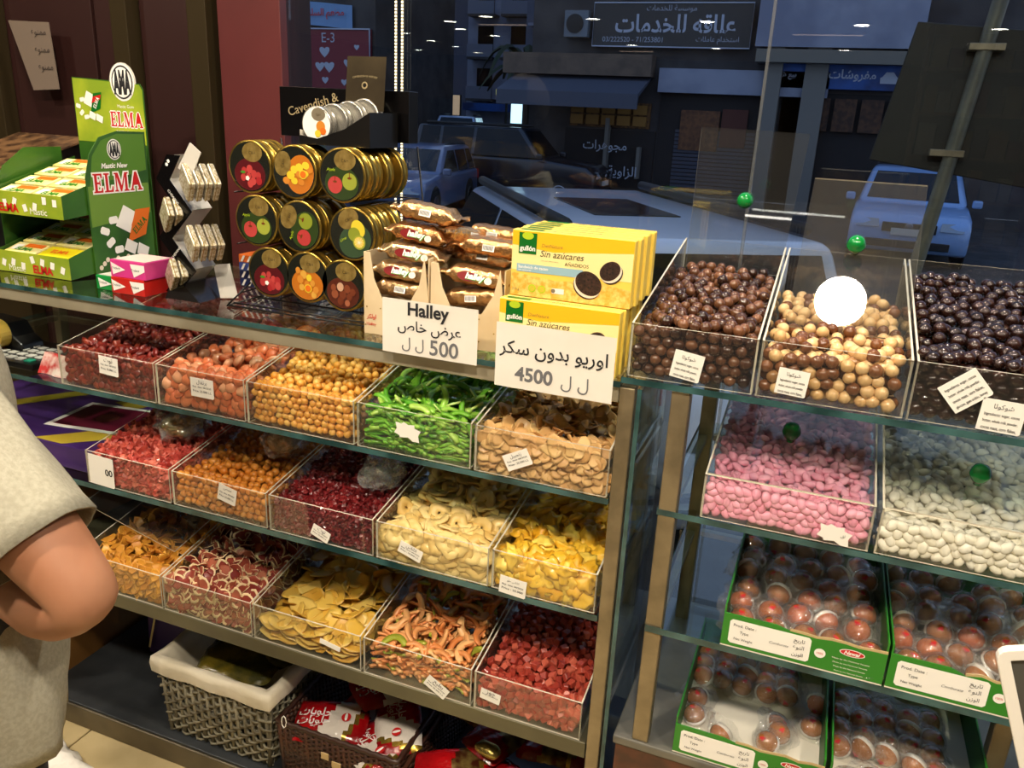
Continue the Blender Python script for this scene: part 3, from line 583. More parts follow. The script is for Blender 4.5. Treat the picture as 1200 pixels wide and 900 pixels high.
# ------------------------------------------------------------------ counter top: biscuits, bars, tins, gum
C1 = Z1+.0004
boxy = M('yellow_biscuit_carton', rgb(246, 214, 92), .38, coat=.2); boxs = M('yellow_carton_side', rgb(238, 208, 88), .4, coat=.2)
yel2 = M('print_pale_yellow', rgb(250, 232, 160), .4); yel3 = M('print_deep_yellow', rgb(246, 190, 30), .4); straw = M('print_straw', rgb(226, 172, 60), .4, c2=rgb(246, 214, 120), ns=120)
lblue = M('print_pale_blue', rgb(150, 186, 200), .4); dgreen = M('print_dark_green', rgb(8, 104, 30), .35); lime = M('print_lime', rgb(180, 205, 40), .35)
choc = M('print_cookie_brown', rgb(40, 24, 18), .5, c2=rgb(66, 42, 32), ns=200); cream = M('print_cream', rgb(240, 226, 205), .5); wht = M('print_white', rgb(245, 243, 236), .5)
pr_red = M('print_red', rgb(196, 28, 26), .4); pr_dred = M('print_dark_red', rgb(120, 18, 20), .4); pr_or = M('print_orange', rgb(224, 110, 28), .4); pr_green = M('print_green', rgb(64, 140, 36), .4); pr_grey = M('print_grey', rgb(120, 110, 90), .5)
def biscuit_box(label, x0, y0, z0, full, tilt=0):
    W_, H_, T = .205, .109, .0225
    o = thing('biscuit_box', label, 'box', (x0+W_/2, y0+T/2, z0), 'yellow biscuit boxes')
    MB().box(x0, x0+W_, y0, y0+T-.0008, z0, z0+H_).build('carton', boxy, o, bevel=.0014, seg=1)
    f = Fr((x0+W_/2, y0, z0+H_/2)); a, b = W_/2, H_/2
    t = Fr((x0+W_/2, y0+T/2, z0+H_), (1, 0, 0), (0, 1, 0))
    t.rect(-a*.9, -a*.5, -.007, .007, dgreen, 'top_print', o); text(t, 'Sin azúcares', pr_grey, o, .0, 0, w=.07)
    if not full: return o
    f.rect(-a*.99, a*.99, b*.35, b*.98, yel3, 'top_band', o, .0003); f.rect(-a*.99, a*.99, b*.05, b*.5, yel2, 'pale_band', o, .0004) if False else None
    f.poly([(-a*.99, b*.55), (-a*.3, b*.42), (a*.99, b*.62), (a*.99, -b*.2), (-a*.99, -b*.2)], yel2, 'pale_band', o, .0004)
    f.poly([(-a*.99, -b*.98), (a*.99, -b*.98), (a*.99, -b*.45), (a*.4, -b*.30), (-a*.2, -b*.42), (-a*.99, -b*.28)], straw, 'straw_print', o, .0005)
    f.poly([(-a*.9, b*.0), (a*.2, b*-.0), (a*.3, -b*.24), (-a*.9, -b*.24)], lblue, 'blue_ribbon', o, .0007)
    text(f, 'Sandwich de cacao', wht, o, -a*.62, -b*.09, w=.052, c=.001, bold=.02); text(f, 'sin azúcares', wht, o, -a*.76, -b*.185, w=.022, c=.001)
    f.rect(-a*.88, -a*.58, b*.30, b*.93, dgreen, 'emblem', o, .0008); f.disc(-a*.73, b*.84, .010, lime, 'emblem_sun', o, .001, rb=.006)
    text(f, 'gullón', wht, o, -a*.73, b*.45, w=.027, c=.0012, bold=.03)
    text(f, 'DietNature', M('print_olive', rgb(170, 140, 60), .5), o, -a*.32, b*.60, w=.036, c=.001, italic=.2)
    text(f, 'Sin azúcares', M('print_brown', rgb(72, 56, 30), .5), o, -a*.15, b*.36, w=.074, c=.001, italic=.25)
    text(f, 'AÑADIDOS', M('print_brown', None), o, a*.10, b*.13, w=.040, c=.001)
    text(f, 'Cada ración contiene valores', pr_grey, o, -a*.35, b*.15, w=.030, c=.001)
    for (cx, cy, ra, rb, rt) in ((a*.30, -b*.42, .0235, .0215, -28), (a*.66, b*.02, .0185, .0165, 38)):
        g = f.at(cx, cy, 0, rt)
        g.disc(0, -.003, ra, choc, 'cookie_print', o, .001, rb*.92, n=28); g.disc(0, -.0005, ra*1.0, cream, 'cream_print', o, .0013, rb*.92, n=28)
        g.disc(0, .0028, ra*.98, choc, 'cookie_print', o, .0016, rb*.86, n=28)
        m = MB()
        for k in range(18):
            th = 2*math.pi*k/18; m.add([g.p(ra*.80*math.cos(th+d)*q, .0028+rb*.70*math.sin(th+d)*q, .0018) for d, q in ((-.06, .85), (.06, .85), (.06, 1), (-.06, 1))], [(0, 1, 2, 3)])
        for k in range(6):
            th = 2*math.pi*k/6; m.add([g.p(ra*.3*math.cos(th)+dx, .0028+rb*.28*math.sin(th)+dy, .0018) for dx, dy in ((-.0015, -.0015), (.0015, -.0015), (.0015, .0015), (-.0015, .0015))], [(0, 1, 2, 3)])
        q = m.build('cookie_relief', M('print_cookie_dark', rgb(20, 12, 9), .5), o, fix=False); q['kind'] = 'stuff'
    for k in range(2): f.disc(-a*.62+k*.017, -b*.72, .0066, lime, 'seal_print', o, .0009); f.disc(-a*.62+k*.017, -b*.72, .0048, M('print_seal', rgb(206, 190, 60), .4), 'seal_print', o, .0011)
    f.rect(-a*.28, -a*.08, -b*.80, -b*.64, wht, 'seal_print', o, .0009); f.disc(-a*.26, -b*.72, .0035, pr_grey, 'seal_print', o, .0011)
    text(f, '210 g', pr_grey, o, -a*.9, -b*.80, w=.012, c=.001)
    return o
ords = ['frontmost', 'second', 'third', 'fourth', 'fifth', 'rearmost']
for i in range(6):
    biscuit_box('yellow biscuit box, %s of the lower row behind the 4500 price sign' % ords[i], -.214+(.0, .003, -.002, .002, -.001, .003)[i], .004+i*.0242, C1, i == 0)
for i in range(6):
    biscuit_box('yellow biscuit box, %s of the row standing on top' % ords[i], -.2065+(.0, .0035, -.001, .003, .0, .004)[i], .030+i*.0242, C1+.1098, i == 0)
def sign(name, label, x0, x1, z0, z1, y, lines, rot):
    xc, zc = (x0+x1)/2, (z0+z1)/2; o = thing(name, label, 'price sign', (xc, y, z0)); f = Fr((xc, y, zc)).at(0, 0, 0, rot); a, b = (x1-x0)/2, (z1-z0)/2
    m = MB(); m.grid(lambda u, v: tuple(f.p((u*2-1)*a, (v*2-1)*b, .0003*math.sin(u*5+v*2))), 9, 5); m.build('sheet', paper, o)
    for (s, aa, bb, w_, bo, c_, bar) in lines: text(f, ar(s) if bar else s, c_, o, aa*a, bb*b, w=w_, c=.0007, bold=bo)
    return o
sign('price_sign', 'white paper price sign reading 500, taped below the foil wrapped bars', -.421, -.241, 1.158, 1.254, -.0195, [('Halley', -.02, .62, .078, .028, ink, False), ('عرض خاص', .0, .02, .120, .008, ink, True), ('ل ل', -.34, -.62, .042, .004, inkgrey, True), ('500', .32, -.60, .054, .016, inkgrey, False)], 0)
sign('price_sign', 'wide white paper price sign reading 4500, below the yellow biscuit boxes', -.207, -.0055, 1.131, 1.240, -.021, [('اوريو بدون سكر', -.02, .22, .184, .01, ink, True), ('4500', -.32, -.52, .066, .03, inkgrey, False), ('ل ل', .38, -.60, .046, .0, inkgrey, True)], 0)
# cream cartons of foil wrapped bars
carton = M('cream_carton', rgb(226, 205, 168), .5, c2=rgb(214, 190, 150), ns=10)
foil = M('copper_gold_foil', None, .24, .9, bump=.35, bs=110, var=((0, rgb(206, 152, 98)), (.5, rgb(222, 176, 122)), (1, rgb(236, 204, 158))))
def open_carton(label, x0, x1, y0, y1, z0, hf, hb, prt):
    o = thing('display_carton', label, 'box', ((x0+x1)/2, (y0+y1)/2, z0), 'cream cartons of foil wrapped bars'); t = .002
    MB().box(x0, x1, y0, y1, z0, z0+t).build('base', carton, o)
    xw = x1-x0
    o1 = MB(); o1.prism([(x0, y0, z0+t), (x1, y0, z0+t), (x1, y0, z0+hf*.9), (x0+xw*.93, y0, z0+hb), (x0+xw*.86, y0, z0+hf*1.2), (x0+xw*.70, y0, z0+hf*.75), (x0+xw*.30, y0, z0+hf*.75), (x0+xw*.16, y0, z0+hf*1.2), (x0+xw*.10, y0, z0+hb), (x0, y0, z0+hb)], (0, t, 0)); o1.build('front_wall', carton, o)
    MB().box(x0, x1, y1-t, y1, z0+t, z0+hb).build('back_wall', carton, o)
    for xs in (x0, x1-t): MB().box(xs, xs+t, y0+t, y1-t, z0+t, z0+hb).build('side_wall', carton, o)
    f = Fr((x0+xw/2, y0, z0)); text(f, 'Halley', pr_red, o, -xw*.38, .018, w=.02); text(f, ar('اولكر'), pr_red, o, -xw*.38, .032, w=.02, bold=.02)
    for k in range(14):
        rnd = random.Random(k*3+7); f.disc(rnd.uniform(-.49, .49)*xw, rnd.uniform(.01, hf*.8), .0016, gold, 'star_print', o, n=5)
    return o
open_carton('cream cardboard carton of foil bars beside the gold tins', -.497, -.366, .045, .20, C1, .085, .150, 0)
open_carton('cream cardboard carton of foil bars behind the 500 price sign', -.362, -.222, .046, .20, C1, .085, .145, 0)
def bar_mesh(seed):
    rnd = random.Random(seed); L_, W_, T = .066, .0240, .0155
    def fn(u, v):
        x = (u*2-1)*L_; e = abs(u*2-1); k = 1 if e < .66 else max(.14, 1-(e-.66)*5.2); a = 2*math.pi*v
        w_ = W_*(1 if e < .78 else 1.16+.10*math.sin(u*90)); ca, sa = math.cos(a), math.sin(a)
        q = (abs(ca)**.6*(1 if ca > 0 else -1), abs(sa)**.6*(1 if sa > 0 else -1))
        wr = .0011*math.sin(u*37+a*3+seed)+.0008*rnd.uniform(-1, 1)
        return (x, q[0]*(w_+wr), q[1]*(T*k+wr*.7)+(.0035*math.sin(v*25+seed) if e > .84 else 0))
    m = MB(); m.grid(fn, 23, 17); return m.mesh('wrapper', foil, smooth=True)
bm_ = [bar_mesh(i) for i in range(4)]
def foil_bar(label, x, y, z, rz, ry, rx, k, lab):
    o = thing('foil_wrapped_bar', label, 'snack', (0, 0, 0), 'foil wrapped cake bars')
    w_ = bpy.data.objects.new('wrapper', bm_[k % 4]); COL.objects.link(w_); w_.parent = o; ORG[w_] = Vector((0, 0, 0))
    f = Fr((0, -.0252, .001), (1, 0, 0), (0, .3, 1)); g = Fr((0, -.006, .0132), (1, 0, 0), (0, 1, .15))
    if lab == 0:
        f.disc(-.012, 0, .020, pr_dred, 'print_patch', o, .0012, rb=.0085); text(f, 'halley', wht, o, .002, 0, w=.036, c=.0022, bold=.04, italic=.2); f.disc(.026, -.002, .007, cream, 'print_patch', o, .0012, rb=.006)
        text(f, 'halley', pr_green, o, .0028, -.0012, w=.037, c=.0018, bold=.06, italic=.2)
    else:
        f.rect(-.010, .012, -.005, .006, wht, 'barcode_label', o, .0014)
        m = MB()
        for i in range(9): xx = -.0085+i*.0021; m.add([f.p(xx, -.003, .0018), f.p(xx+.001, -.003, .0018), f.p(xx+.001, .005, .0018), f.p(xx, .005, .0018)], [(0, 1, 2, 3)])
        q = m.build('barcode', ink, o, fix=False); q['kind'] = 'stuff'
    o.location = (x, y, z); o.rotation_euler = (R(rx), R(ry), R(rz)); return o
bars = [(-.432, .085, 1.249, 0, 3, 0, 1, 'lowest bar at the front of the left carton'), (-.432, .085, 1.282, 0, 2, 0, 0, 'bar with a printed name, second from below in the left carton'), (-.410, .085, 1.318, 3, 4, 5, 0, 'bar lying across the rim of the left carton'), (-.402, .092, 1.352, -4, 5, 5, 0, 'upper printed bar on the heap of the left carton'), (-.392, .098, 1.388, 4, 8, 0, 1, 'topmost bar of the whole heap, with a barcode'),
        (-.432, .15, 1.26, 2, 0, 0, 1, 'bar half buried at the back of the left carton'), (-.43, .15, 1.30, -3, 0, 0, 1, 'bar behind the rim of the left carton'), (-.41, .155, 1.345, 5, 3, 0, 1, 'bar behind the upper printed bars'),
        (-.292, .085, 1.252, 0, -6, 5, 1, 'lowest bar in the right carton above the 500 sign'), (-.288, .088, 1.288, 3, 5, 0, 0, 'printed bar in the middle of the right carton'), (-.290, .13, 1.318, -4, 2, 0, 1, 'bar lying level with the rim of the right carton'), (-.276, .115, 1.338, 4, 3, 4, 1, 'upper plain bar on the right heap beside the yellow boxes'), (-.285, .16, 1.352, -6, 2, 0, 1, 'rearmost top bar of the right heap'), (-.335, .13, 1.350, 62, 12, 0, 1, 'bar standing askew between the two heaps'), (-.335, .16, 1.325, 70, -4, 0, 1, 'bar wedged between the two cartons')]
for x, y, z, rz, ry, rx, lab, s in bars: foil_bar('copper foil wrapped '+s, x, y, z, rz, ry, rx, int(x*-1000) % 4, lab)
# gold tins on a black wire rack
tin_dark = M('tin_print_black', rgb(26, 28, 22), .25, coat=.4); emblem = M('tin_emblem', rgb(176, 150, 86), .35, .5, c2=rgb(140, 116, 60), ns=60)
fr_ = dict(red=M('fruit_red', None, .3, coat=.3, c2=None, var=((0, rgb(160, 34, 40)), (1, rgb(196, 76, 72)))), green=M('fruit_green', None, .3, coat=.3, var=((0, rgb(132, 144, 44)), (1, rgb(162, 170, 66)))), orange=M('fruit_orange', None, .3, coat=.3, var=((0, rgb(206, 124, 40)), (1, rgb(218, 166, 70)))), lemon=M('fruit_lemon', None, .3, coat=.3, var=((0, rgb(222, 206, 60)), (1, rgb(226, 196, 50)))), cola=M('fruit_amber', None, .3, coat=.3, var=((0, rgb(110, 50, 30)), (.6, rgb(160, 90, 60)), (1, rgb(220, 180, 150)))))
RT = .0510
def tin_body(o, x, y, z, T, mt, r=RT):
    return MB().lathe([(r*.93, .0), (r, .0008), (r, .0026), (r*.965, .0034), (r*.965, T-.0044), (r, T-.0036), (r, T-.0018), (r*.93, T-.001)], (x, y, z), (0, 1, 0), 32).build('tin_body', mt, o, smooth=False)
def tin(label, x, y, z, kind=None, rot=0, T=.024, mt=gold, r=RT):
    o = thing('sweet_tin', label, 'tin', (x, y, z-r), 'round gold sweet tins on the wire rack' if mt == gold else 'silver tins in the black box')
    b = tin_body(o, x, y, z, T, mt, r); b.data.polygons.foreach_set('use_smooth', [len(p.vertices) == 4 for p in b.data.polygons])
    if not kind: return o
    f = Fr((x, y, z)).at(0, 0, 0, rot)
    silver = mt != gold
    f.disc(0, 0, r*.92, wht if silver else tin_dark, 'lid_print', o, .0005, n=36)
    if not silver:
        glow = {'red': rgb(84, 20, 26), 'orange': rgb(190, 110, 30), 'cola': rgb(84, 36, 24), 'apple': rgb(44, 62, 26), 'lime': rgb(52, 74, 50)}[kind]
        f.disc(0, -r*.28, r*.72, M('tin_glow_'+kind, glow, .3, coat=.4), 'lid_print', o, .0007, rb=r*.6, n=30)
    e = f.disc(r*.15, r*.55, r*.46, emblem if not silver else pr_grey, 'emblem', o, .0009, rb=r*.36, n=24)
    text(f, 'C&H', M('tin_emblem_dark', rgb(70, 54, 26), .4), o, r*.15, r*.53, w=r*.3, c=.0011)
    spots = {'red': [(-.25, -.15), (0, -.08), (.2, -.25), (-.05, -.35), (.4, -.3), (.15, -.52), (.42, -.5), (-.3, -.4), (.02, -.62)], 'orange': [(-.4, .25), (-.15, .1), (.1, .0), (-.3, -.1), (.0, -.25), (.25, -.2), (.4, -.45), (.1, -.5), (-.25, -.4), (.3, -.65)], 'apple': [], 'lime': [], 'cola': [(-.4, -.1), (-.1, -.05), (.2, -.1), (.45, -.2), (-.35, -.35), (0, -.35), (.3, -.4), (-.1, -.6), (.2, -.65)]}.get(kind, [])
    if kind in ('red', 'orange', 'cola'):
        rnd = random.Random(int(abs(x*y*z)*1e5))
        for (a, b2_) in spots:
            rr_ = r*rnd.uniform(.11, .155); mt_ = fr_['red'] if kind == 'red' else (fr_['cola'] if kind == 'cola' else fr_[rnd.choice(('orange', 'orange', 'lemon'))])
            f.disc(a*r, b2_*r, rr_, mt_, 'fruit_print', o, .001+rnd.random()*.0006, rb=rr_*1.15, n=14)
        if kind == 'red': f.disc(-.1*r, -.42*r, r*.1, wht, 'flower_print', o, .002, n=5); f.disc(-.3*r, -.2*r, r*.12, pr_green, 'leaf_print', o, .0018, rb=r*.05)
        if kind == 'orange': f.disc(.05*r, -.42*r, r*.17, fr_['lemon'], 'fruit_print', o, .002); f.disc(.05*r, -.42*r, r*.13, pr_or, 'fruit_print', o, .0022)
    if kind == 'apple':
        for a, b2_, c_ in ((-.28, -.35, 'red'), (.34, -.2, 'green')):
            f.disc(a*r, b2_*r, r*.31, fr_[c_], 'fruit_print', o, .0012, n=20); f.disc(a*r, (b2_+.12)*r, r*.09, M('fruit_dimple', rgb(110, 60, 20), .4), 'fruit_print', o, .0014, rb=r*.04); f.rect(a*r-.0006, a*r+.0006, (b2_+.12)*r, (b2_+.34)*r, pr_dred, 'stem_print', o, .0016)
        text(f, 'Apple', M('print_lime', None), o, -r*.45, r*.18, w=r*.36, c=.0012, italic=.2)
    if kind == 'lime':
        f.disc(.35*r, .05*r, r*.28, fr_['lemon'], 'fruit_print', o, .0012, rb=r*.34); f.disc(.1*r, -.05*r, r*.26, fr_['green'], 'fruit_print', o, .0014); f.disc(.15*r, -.4*r, r*.27, fr_['green'], 'fruit_print', o, .0016); f.disc(.15*r, -.4*r, r*.21, fr_['lemon'], 'fruit_print', o, .0018)
        for k in range(6): f.at(.15*r, -.4*r, 0, k*30).rect(-r*.2, r*.2, -.0003, .0003, wht, 'fruit_print', o, .002)
        text(f, 'Lime', M('print_lime', None), o, -r*.42, r*.0, w=r*.3, c=.0012, italic=.2)
    if kind == 'citrus':
        f.disc(.3*r, -.1*r, r*.30, fr_['orange'], 'fruit_print', o, .0012); f.disc(.45*r, -.35*r, r*.2, pr_or, 'fruit_print', o, .0014); f.disc(.1*r, -.5*r, r*.2, fr_['lemon'], 'fruit_print', o, .0016)
    return o
stk = [('upper left', -.797, 1.440, 'red', 0, 3), ('upper middle', -.694, 1.437, 'orange', 75, 3), ('upper right', -.588, 1.438, 'apple', 0, 6), ('middle left', -.788, 1.337, 'apple', 0, 4), ('centre', -.687, 1.334, 'apple', 68, 5), ('middle right', -.568, 1.331, 'lime', 30, 5), ('lower left', -.763, 1.236, 'red', 0, 3), ('lower middle', -.672, 1.236, 'orange', 0, 4), ('lower right', -.590, 1.229, 'cola', 0, 4)]
desc = dict(red='red berries', orange='oranges and lemons', apple='apples', lime='limes', cola='brown sweets')
for nm_, x, z, k, rot, n in stk:
    for i in range(n):
        tin('gold tin with %s on its lid, front of the %s stack' % (desc[k], nm_) if i == 0 else 'gold tin, %s from the front in the %s stack' % (['', 'second', 'third', 'fourth', 'fifth', 'sixth'][i], nm_), x+.002*i*(1 if i % 2 else -1), .12+i*.0246, z, k if i == 0 else None, rot, T=.0242)
wr = thing('wire_rack', 'black wire rack holding nine stacks of gold tins', 'rack', (-.68, .2, C1))
def wire(pts, nm_='wire', r=.0019, par=wr): return MB().tube(pts, r, 6).build(nm_, blackwire, par, smooth=True)
for xs in (-.855, -.525):
    wire([(xs+.02, .075, C1+.002), (xs+.02, .34, C1+.002), (xs, .30, 1.49), ], 'upright'); wire([(xs+.02, .075, C1+.002), (xs+.045, .12, 1.21)], 'foot')
for y in (.095, .16, .30): wire([(-.835, y, C1+.004), (-.505, y, C1+.004)], 'floor_wire')
wire([(-.835, .078, C1+.002), (-.505, .078, C1+.002)], 'floor_wire')
for z in (1.183, 1.285, 1.388):
    for dx, zz in ((-.845, z), (-.745, z), (-.635, z), (-.53, z)): wire([(dx, .128, zz+.0), (dx, .30, zz+.0)], 'shelf_wire', .0015)
    wire([(-.85, .30, z), (-.52, .30, z)], 'cross_wire', .0016)
# black header card, open black box of silver tins
hb_ = thing('header_card', 'wide black header box on top of the gold tin rack', 'box', (-.675, .27, 1.495))
MB().box(-.826, -.524, .262, .30, 1.497, 1.594).build('card_box', M('black_gloss_card', rgb(9, 8, 9), .22, coat=.3), hb_, bevel=.001)
text(Fr((-.74, .262, 1.556)), 'Cavendish &', M('gold_print', rgb(168, 150, 112), .4, .3), hb_, -.005, .006, w=.125, bold=.01, rot=16)
bb = thing('open_box', 'open black box of silver tins resting on the gold tins', 'box', (-.60, .19, 1.488), None)
cb = M('black_box_card', rgb(16, 15, 14), .3, coat=.25); kc = M('cream_card', rgb(205, 198, 180), .5)
MB().box(-.700, -.545, .15, .255, 1.4885, 1.491).build('base', cb, bb)
MB().prism([(-.700, .15, 1.491), (-.545, .15, 1.491), (-.545, .15, 1.552), (-.60, .15, 1.520), (-.66, .15, 1.500), (-.700, .15, 1.505)], (0, .0015, 0)).build('front_wall', cb, bb)
MB().prism([(-.700, .1515, 1.491), (-.700, .255, 1.491), (-.700, .255, 1.535), (-.700, .20, 1.508), (-.700, .1515, 1.515)], (.0015, 0, 0)).build('side_wall', kc, bb)
MB().box(-.5465, -.545, .1515, .255, 1.491, 1.552).build('side_wall', cb, bb); MB().box(-.6985, -.5465, .2535, .255, 1.491, 1.553).build('back_wall', cb, bb)
ld = Fr((-.606, .235, 1.604), (1, 0, 0), (0, .12, 1)); ld.rect(-.042, .044, -.05, .05, M('gilt_lid_card', rgb(72, 62, 44), .3, .4, c2=rgb(52, 44, 32), ns=8), 'lid_flap', bb, 0, .0018)
text(ld, 'CAVENDISH & HARVEY', M('gold_print', None), bb, 0, .014, w=.055, warp=-4); ld.disc(0, -.003, .007, M('gold_print', None), 'crest', bb, .001, n=9); ld.disc(0, -.003, .0045, cb, 'crest', bb, .0014, n=6)
silvert = M('silver_tin', rgb(205, 202, 192), .25, .85)
for i in range(4):
    tin('silver tin with citrus fruit on its lid, in the open black box' if i == 0 else 'silver tin, %s from the front in the open black box' % ['', 'second', 'third', 'fourth'][i], -.668+i*.021, .160+i*.0222, 1.5255+i*.006, 'citrus' if i == 0 else None, 0, T=.0218, mt=silvert, r=.0335)
# zigzag gum tower, printed tins
tinw = M('patterned_tin', rgb(214, 208, 190), .35, .3, c2=rgb(150, 132, 86), ns=170, coat=.2); white_card = M('white_gloss_card', rgb(214, 210, 200), .35, coat=.2)
def zig(label, dx, dy, k=1.0, grp=''):
    o = thing('zigzag_stand', label, 'display stand', (-.95+dx, .11+dy, C1), None)
    Pz = [(-.952, 1.454), (-.984, 1.405), (-.934, 1.346), (-.990, 1.288), (-.934, 1.226), (-.984, 1.176), (-.968, C1+.004)]
    w_ = .017; lft = [(x-w_, z) for x, z in Pz]; pts = [(x+dx, .085+dy, z) for x, z in lft]+[(x+dx+w_, .085+dy, z) for x, z in Pz[::-1]]
    MB().prism(pts, (0, .0015, 0)).build('side_plate', M('black_gloss_card', None), o)
    for i in range(5):
        (xa, za), (xb, zb) = Pz[i], Pz[i+1]
        MB().prism([(xa+dx, .087+dy, za), (xb+dx, .087+dy, zb), (xb+dx+.0015, .087+dy, zb+.001), (xa+dx+.0015, .087+dy, za+.001)], (0, .075, 0)).build('step_panel', white_card, o)
    MB().prism([(-.99+dx, .07+dy, C1), (-.90+dx, .07+dy, C1), (-.955+dx, .085+dy, C1+.03), (-.985+dx, .085+dy, C1+.03)], (0, .1, 0)).build('foot', M('black_gloss_card', None), o)
    MB().prism([(-.955+dx, .18+dy, C1+.055), (-.89+dx, .12+dy, C1+.002), (-.86+dx, .14+dy, C1+.002), (-.92+dx, .19+dy, C1+.06)], (0, 0, .0015)).build('brace_flap', white_card, o)
    MB().prism([(-.945+dx, .087+dy, 1.43), (-.91+dx, .087+dy, 1.48), (-.885+dx, .087+dy, 1.462), (-.915+dx, .087+dy, 1.41)], (0, .0015, 0)).build('top_flap', white_card, o)
    f = Fr((-.97+dx, .085+dy, 1.435)).at(0, 0, 0, 55)
    for q in range(2): f.disc(.0+q*.008, .0, .0035, wht, 'dot_print', o)
    for i, (a, b) in enumerate(((-.964, 1.372), (-.968, 1.26))): text(Fr((a+dx+.004, .085+dy, b)), 'CHEWING', wht, o, 0, 0, w=.035, rot=-49 if i == 0 else 48, c=.001)
    n = 0
    for (cx, cz, ang, cnt, wh) in ((-.928, 1.400, -52, 4, 'upper right'), (-.986, 1.332, 46, 2, 'middle left'), (-.928, 1.280, -52, 4, 'lower right'), (-.985, 1.208, 46, 2, 'bottom left')):
        for i in range(cnt):
            yo = i*.0165; g = Fr((cx+dx+yo*.53+.006, .075+dy+yo*.85, cz+.004), (.85, -.53, 0), (0, 0, 1)).at(0, 0, 0, -38 if cnt == 4 else 42)
            t = thing('gum_tin', 'patterned silver gum tin, %s of the %s slot of the %s' % (['front', 'second', 'third', 'fourth'][i], wh, grp), 'gum', tuple(g.o), 'patterned gum tins on the zigzag stands')
            m = MB(); c8 = [tuple(g.p(a, b, c)) for c in (-.0135, 0) for a, b in ((-.030, -.023), (.030, -.023), (.030, .023), (-.030, .023))]
            m.hexa(c8); m.build('tin_body', tinw, t, bevel=.003)
            m = MB(); m.hexa([tuple(g.p(a, b, c)) for c in (-.0045, -.0032) for a, b in ((-.0304, -.0234), (.0304, -.0234), (.0304, .0234), (-.0304, .0234))]); m.build('lid_band', gold, t)
    return o
zig('black and white zigzag stand of gum tins left of the gold tins', 0, 0, 1, 'front stand')
zig('zigzag gum stand half hidden behind the gold tins', .13, .20, 1, 'hidden stand')
# gum sleeves: green, red with pink on top
def sleeve(label, x0, x1, y0, y1, z0, h, col, col2):
    o = thing('gum_sleeve', label, 'gum', ((x0+x1)/2, (y0+y1)/2, z0), 'small gum cartons beside the zigzag stand')
    MB().box(x0, x1, y0, y1, z0, z0+h).build('carton', M('sleeve_'+col2, col, .3, coat=.4), o, bevel=.001)
    Fr(((x0+x1)/2, (y0+y1)/2, z0+h), (1, 0, 0), (0, 1, 0)).rect(-(x1-x0)*.46, (x1-x0)*.46, -(y1-y0)*.44, (y1-y0)*.44, white_card, 'top_face', o)
    f = Fr(((x0+x1)/2, y0, z0+h/2)); W_ = (x1-x0)
    k = 2 if W_ > .07 else 1
    for i in range(k):
        a = (-W_*.28 if i == 0 else W_*.28) if k == 2 else 0
        f.poly([(a-.018, h*.36), (a-.014, -h*.36), (a+.02, -h*.02)] if i == 0 else [(a-.018, h*.36), (a+.02, h*.36), (a+.02, -.0), (a-.010, -h*.40)], wht, 'label_print', o)
        text(f, 'Trident', ink, o, a-.004, .001, w=.022, c=.0012, italic=.2)
    return o
sleeve('small green gum carton at the foot of the green display', -1.166, -1.118, .060, .13, C1, .030, rgb(20, 140, 60), 'green')
sleeve('red gum carton lying under the pink one', -1.113, -1.024, .050, .135, C1, .034, rgb(196, 36, 30), 'red')
sleeve('pink gum carton lying on the red one', -1.113, -1.020, .052, .137, C1+.0345, .036, rgb(214, 60, 140), 'pink')
# stack of orange and blue packets behind
for i, (c_, n_) in enumerate(((rgb(28, 40, 88), 'dark blue'), (rgb(20, 30, 70), 'navy'), (rgb(60, 80, 150), 'blue and white striped'), (rgb(222, 110, 40), 'orange'))):
    o = thing('flat_packet', '%s packet in the small stack behind the zigzag stand' % n_, 'packet', (-.90, .30, C1+i*.018), 'stack of flat packets')
    MB().box(-.945, -.855, .25, .33, C1+i*.018, C1+i*.018+.0175).build('carton', M('packet_'+n_.replace(' ', '_'), c_, .35, coat=.3), o, bevel=.001)
    f = Fr((-.90, .25, C1+i*.018+.009))
    for q in range(5): f.poly([(-.04+q*.017, -.007), (-.034+q*.017, -.007), (-.026+q*.017, .007), (-.032+q*.017, .007)], wht, 'stripe_print', o)
# green gum display with two trays
dg = M('display_green', rgb(38, 78, 24), .4, c2=rgb(58, 104, 30), ns=6, coat=.2); lg = M('display_lime', rgb(172, 186, 48), .4, c2=rgb(130, 156, 40), ns=8, coat=.2)
gd = thing('gum_display', 'tall green cardboard gum display with a round emblem', 'display stand', (-1.36, .22, C1))
bk = Fr((-1.384, .345, 1.50)); wd = .11
bk.poly([(-.108, -.335), (.112, -.335), (.112, .075), (.104, .088), (.085, .090), (-.108, .098)], dg, 'back_board', gd, 0, .002)
bk.poly([(-.106, -.05), (.110, -.05), (.110, .074), (.102, .086), (-.02, .092), (-.106, .096)], lg, 'back_print', gd)
def logo(f, a, b, r):
    f.disc(a, b, r, wht, 'emblem', gd, .0010, n=28, rb=r*1.15); f.disc(a, b, r*.88, ink, 'emblem', gd, .0014, n=28, rb=r*1.02); f.disc(a, b, r*.78, wht, 'emblem', gd, .0018, n=28, rb=r*.92)
    text(f, 'AMA', ink, gd, a, b, w=r*1.45, h=r*1.5, c=.0022, bold=.06)
eb = bk.at(.045, .100); MB().prism([bk.p(.052+.040*math.cos(2*math.pi*i/24), .090+.044*math.sin(2*math.pi*i/24), .0004) for i in range(24)], -bk.n*.002).build('emblem_board', white_card, gd)
logo(bk, .052, .090, .037)
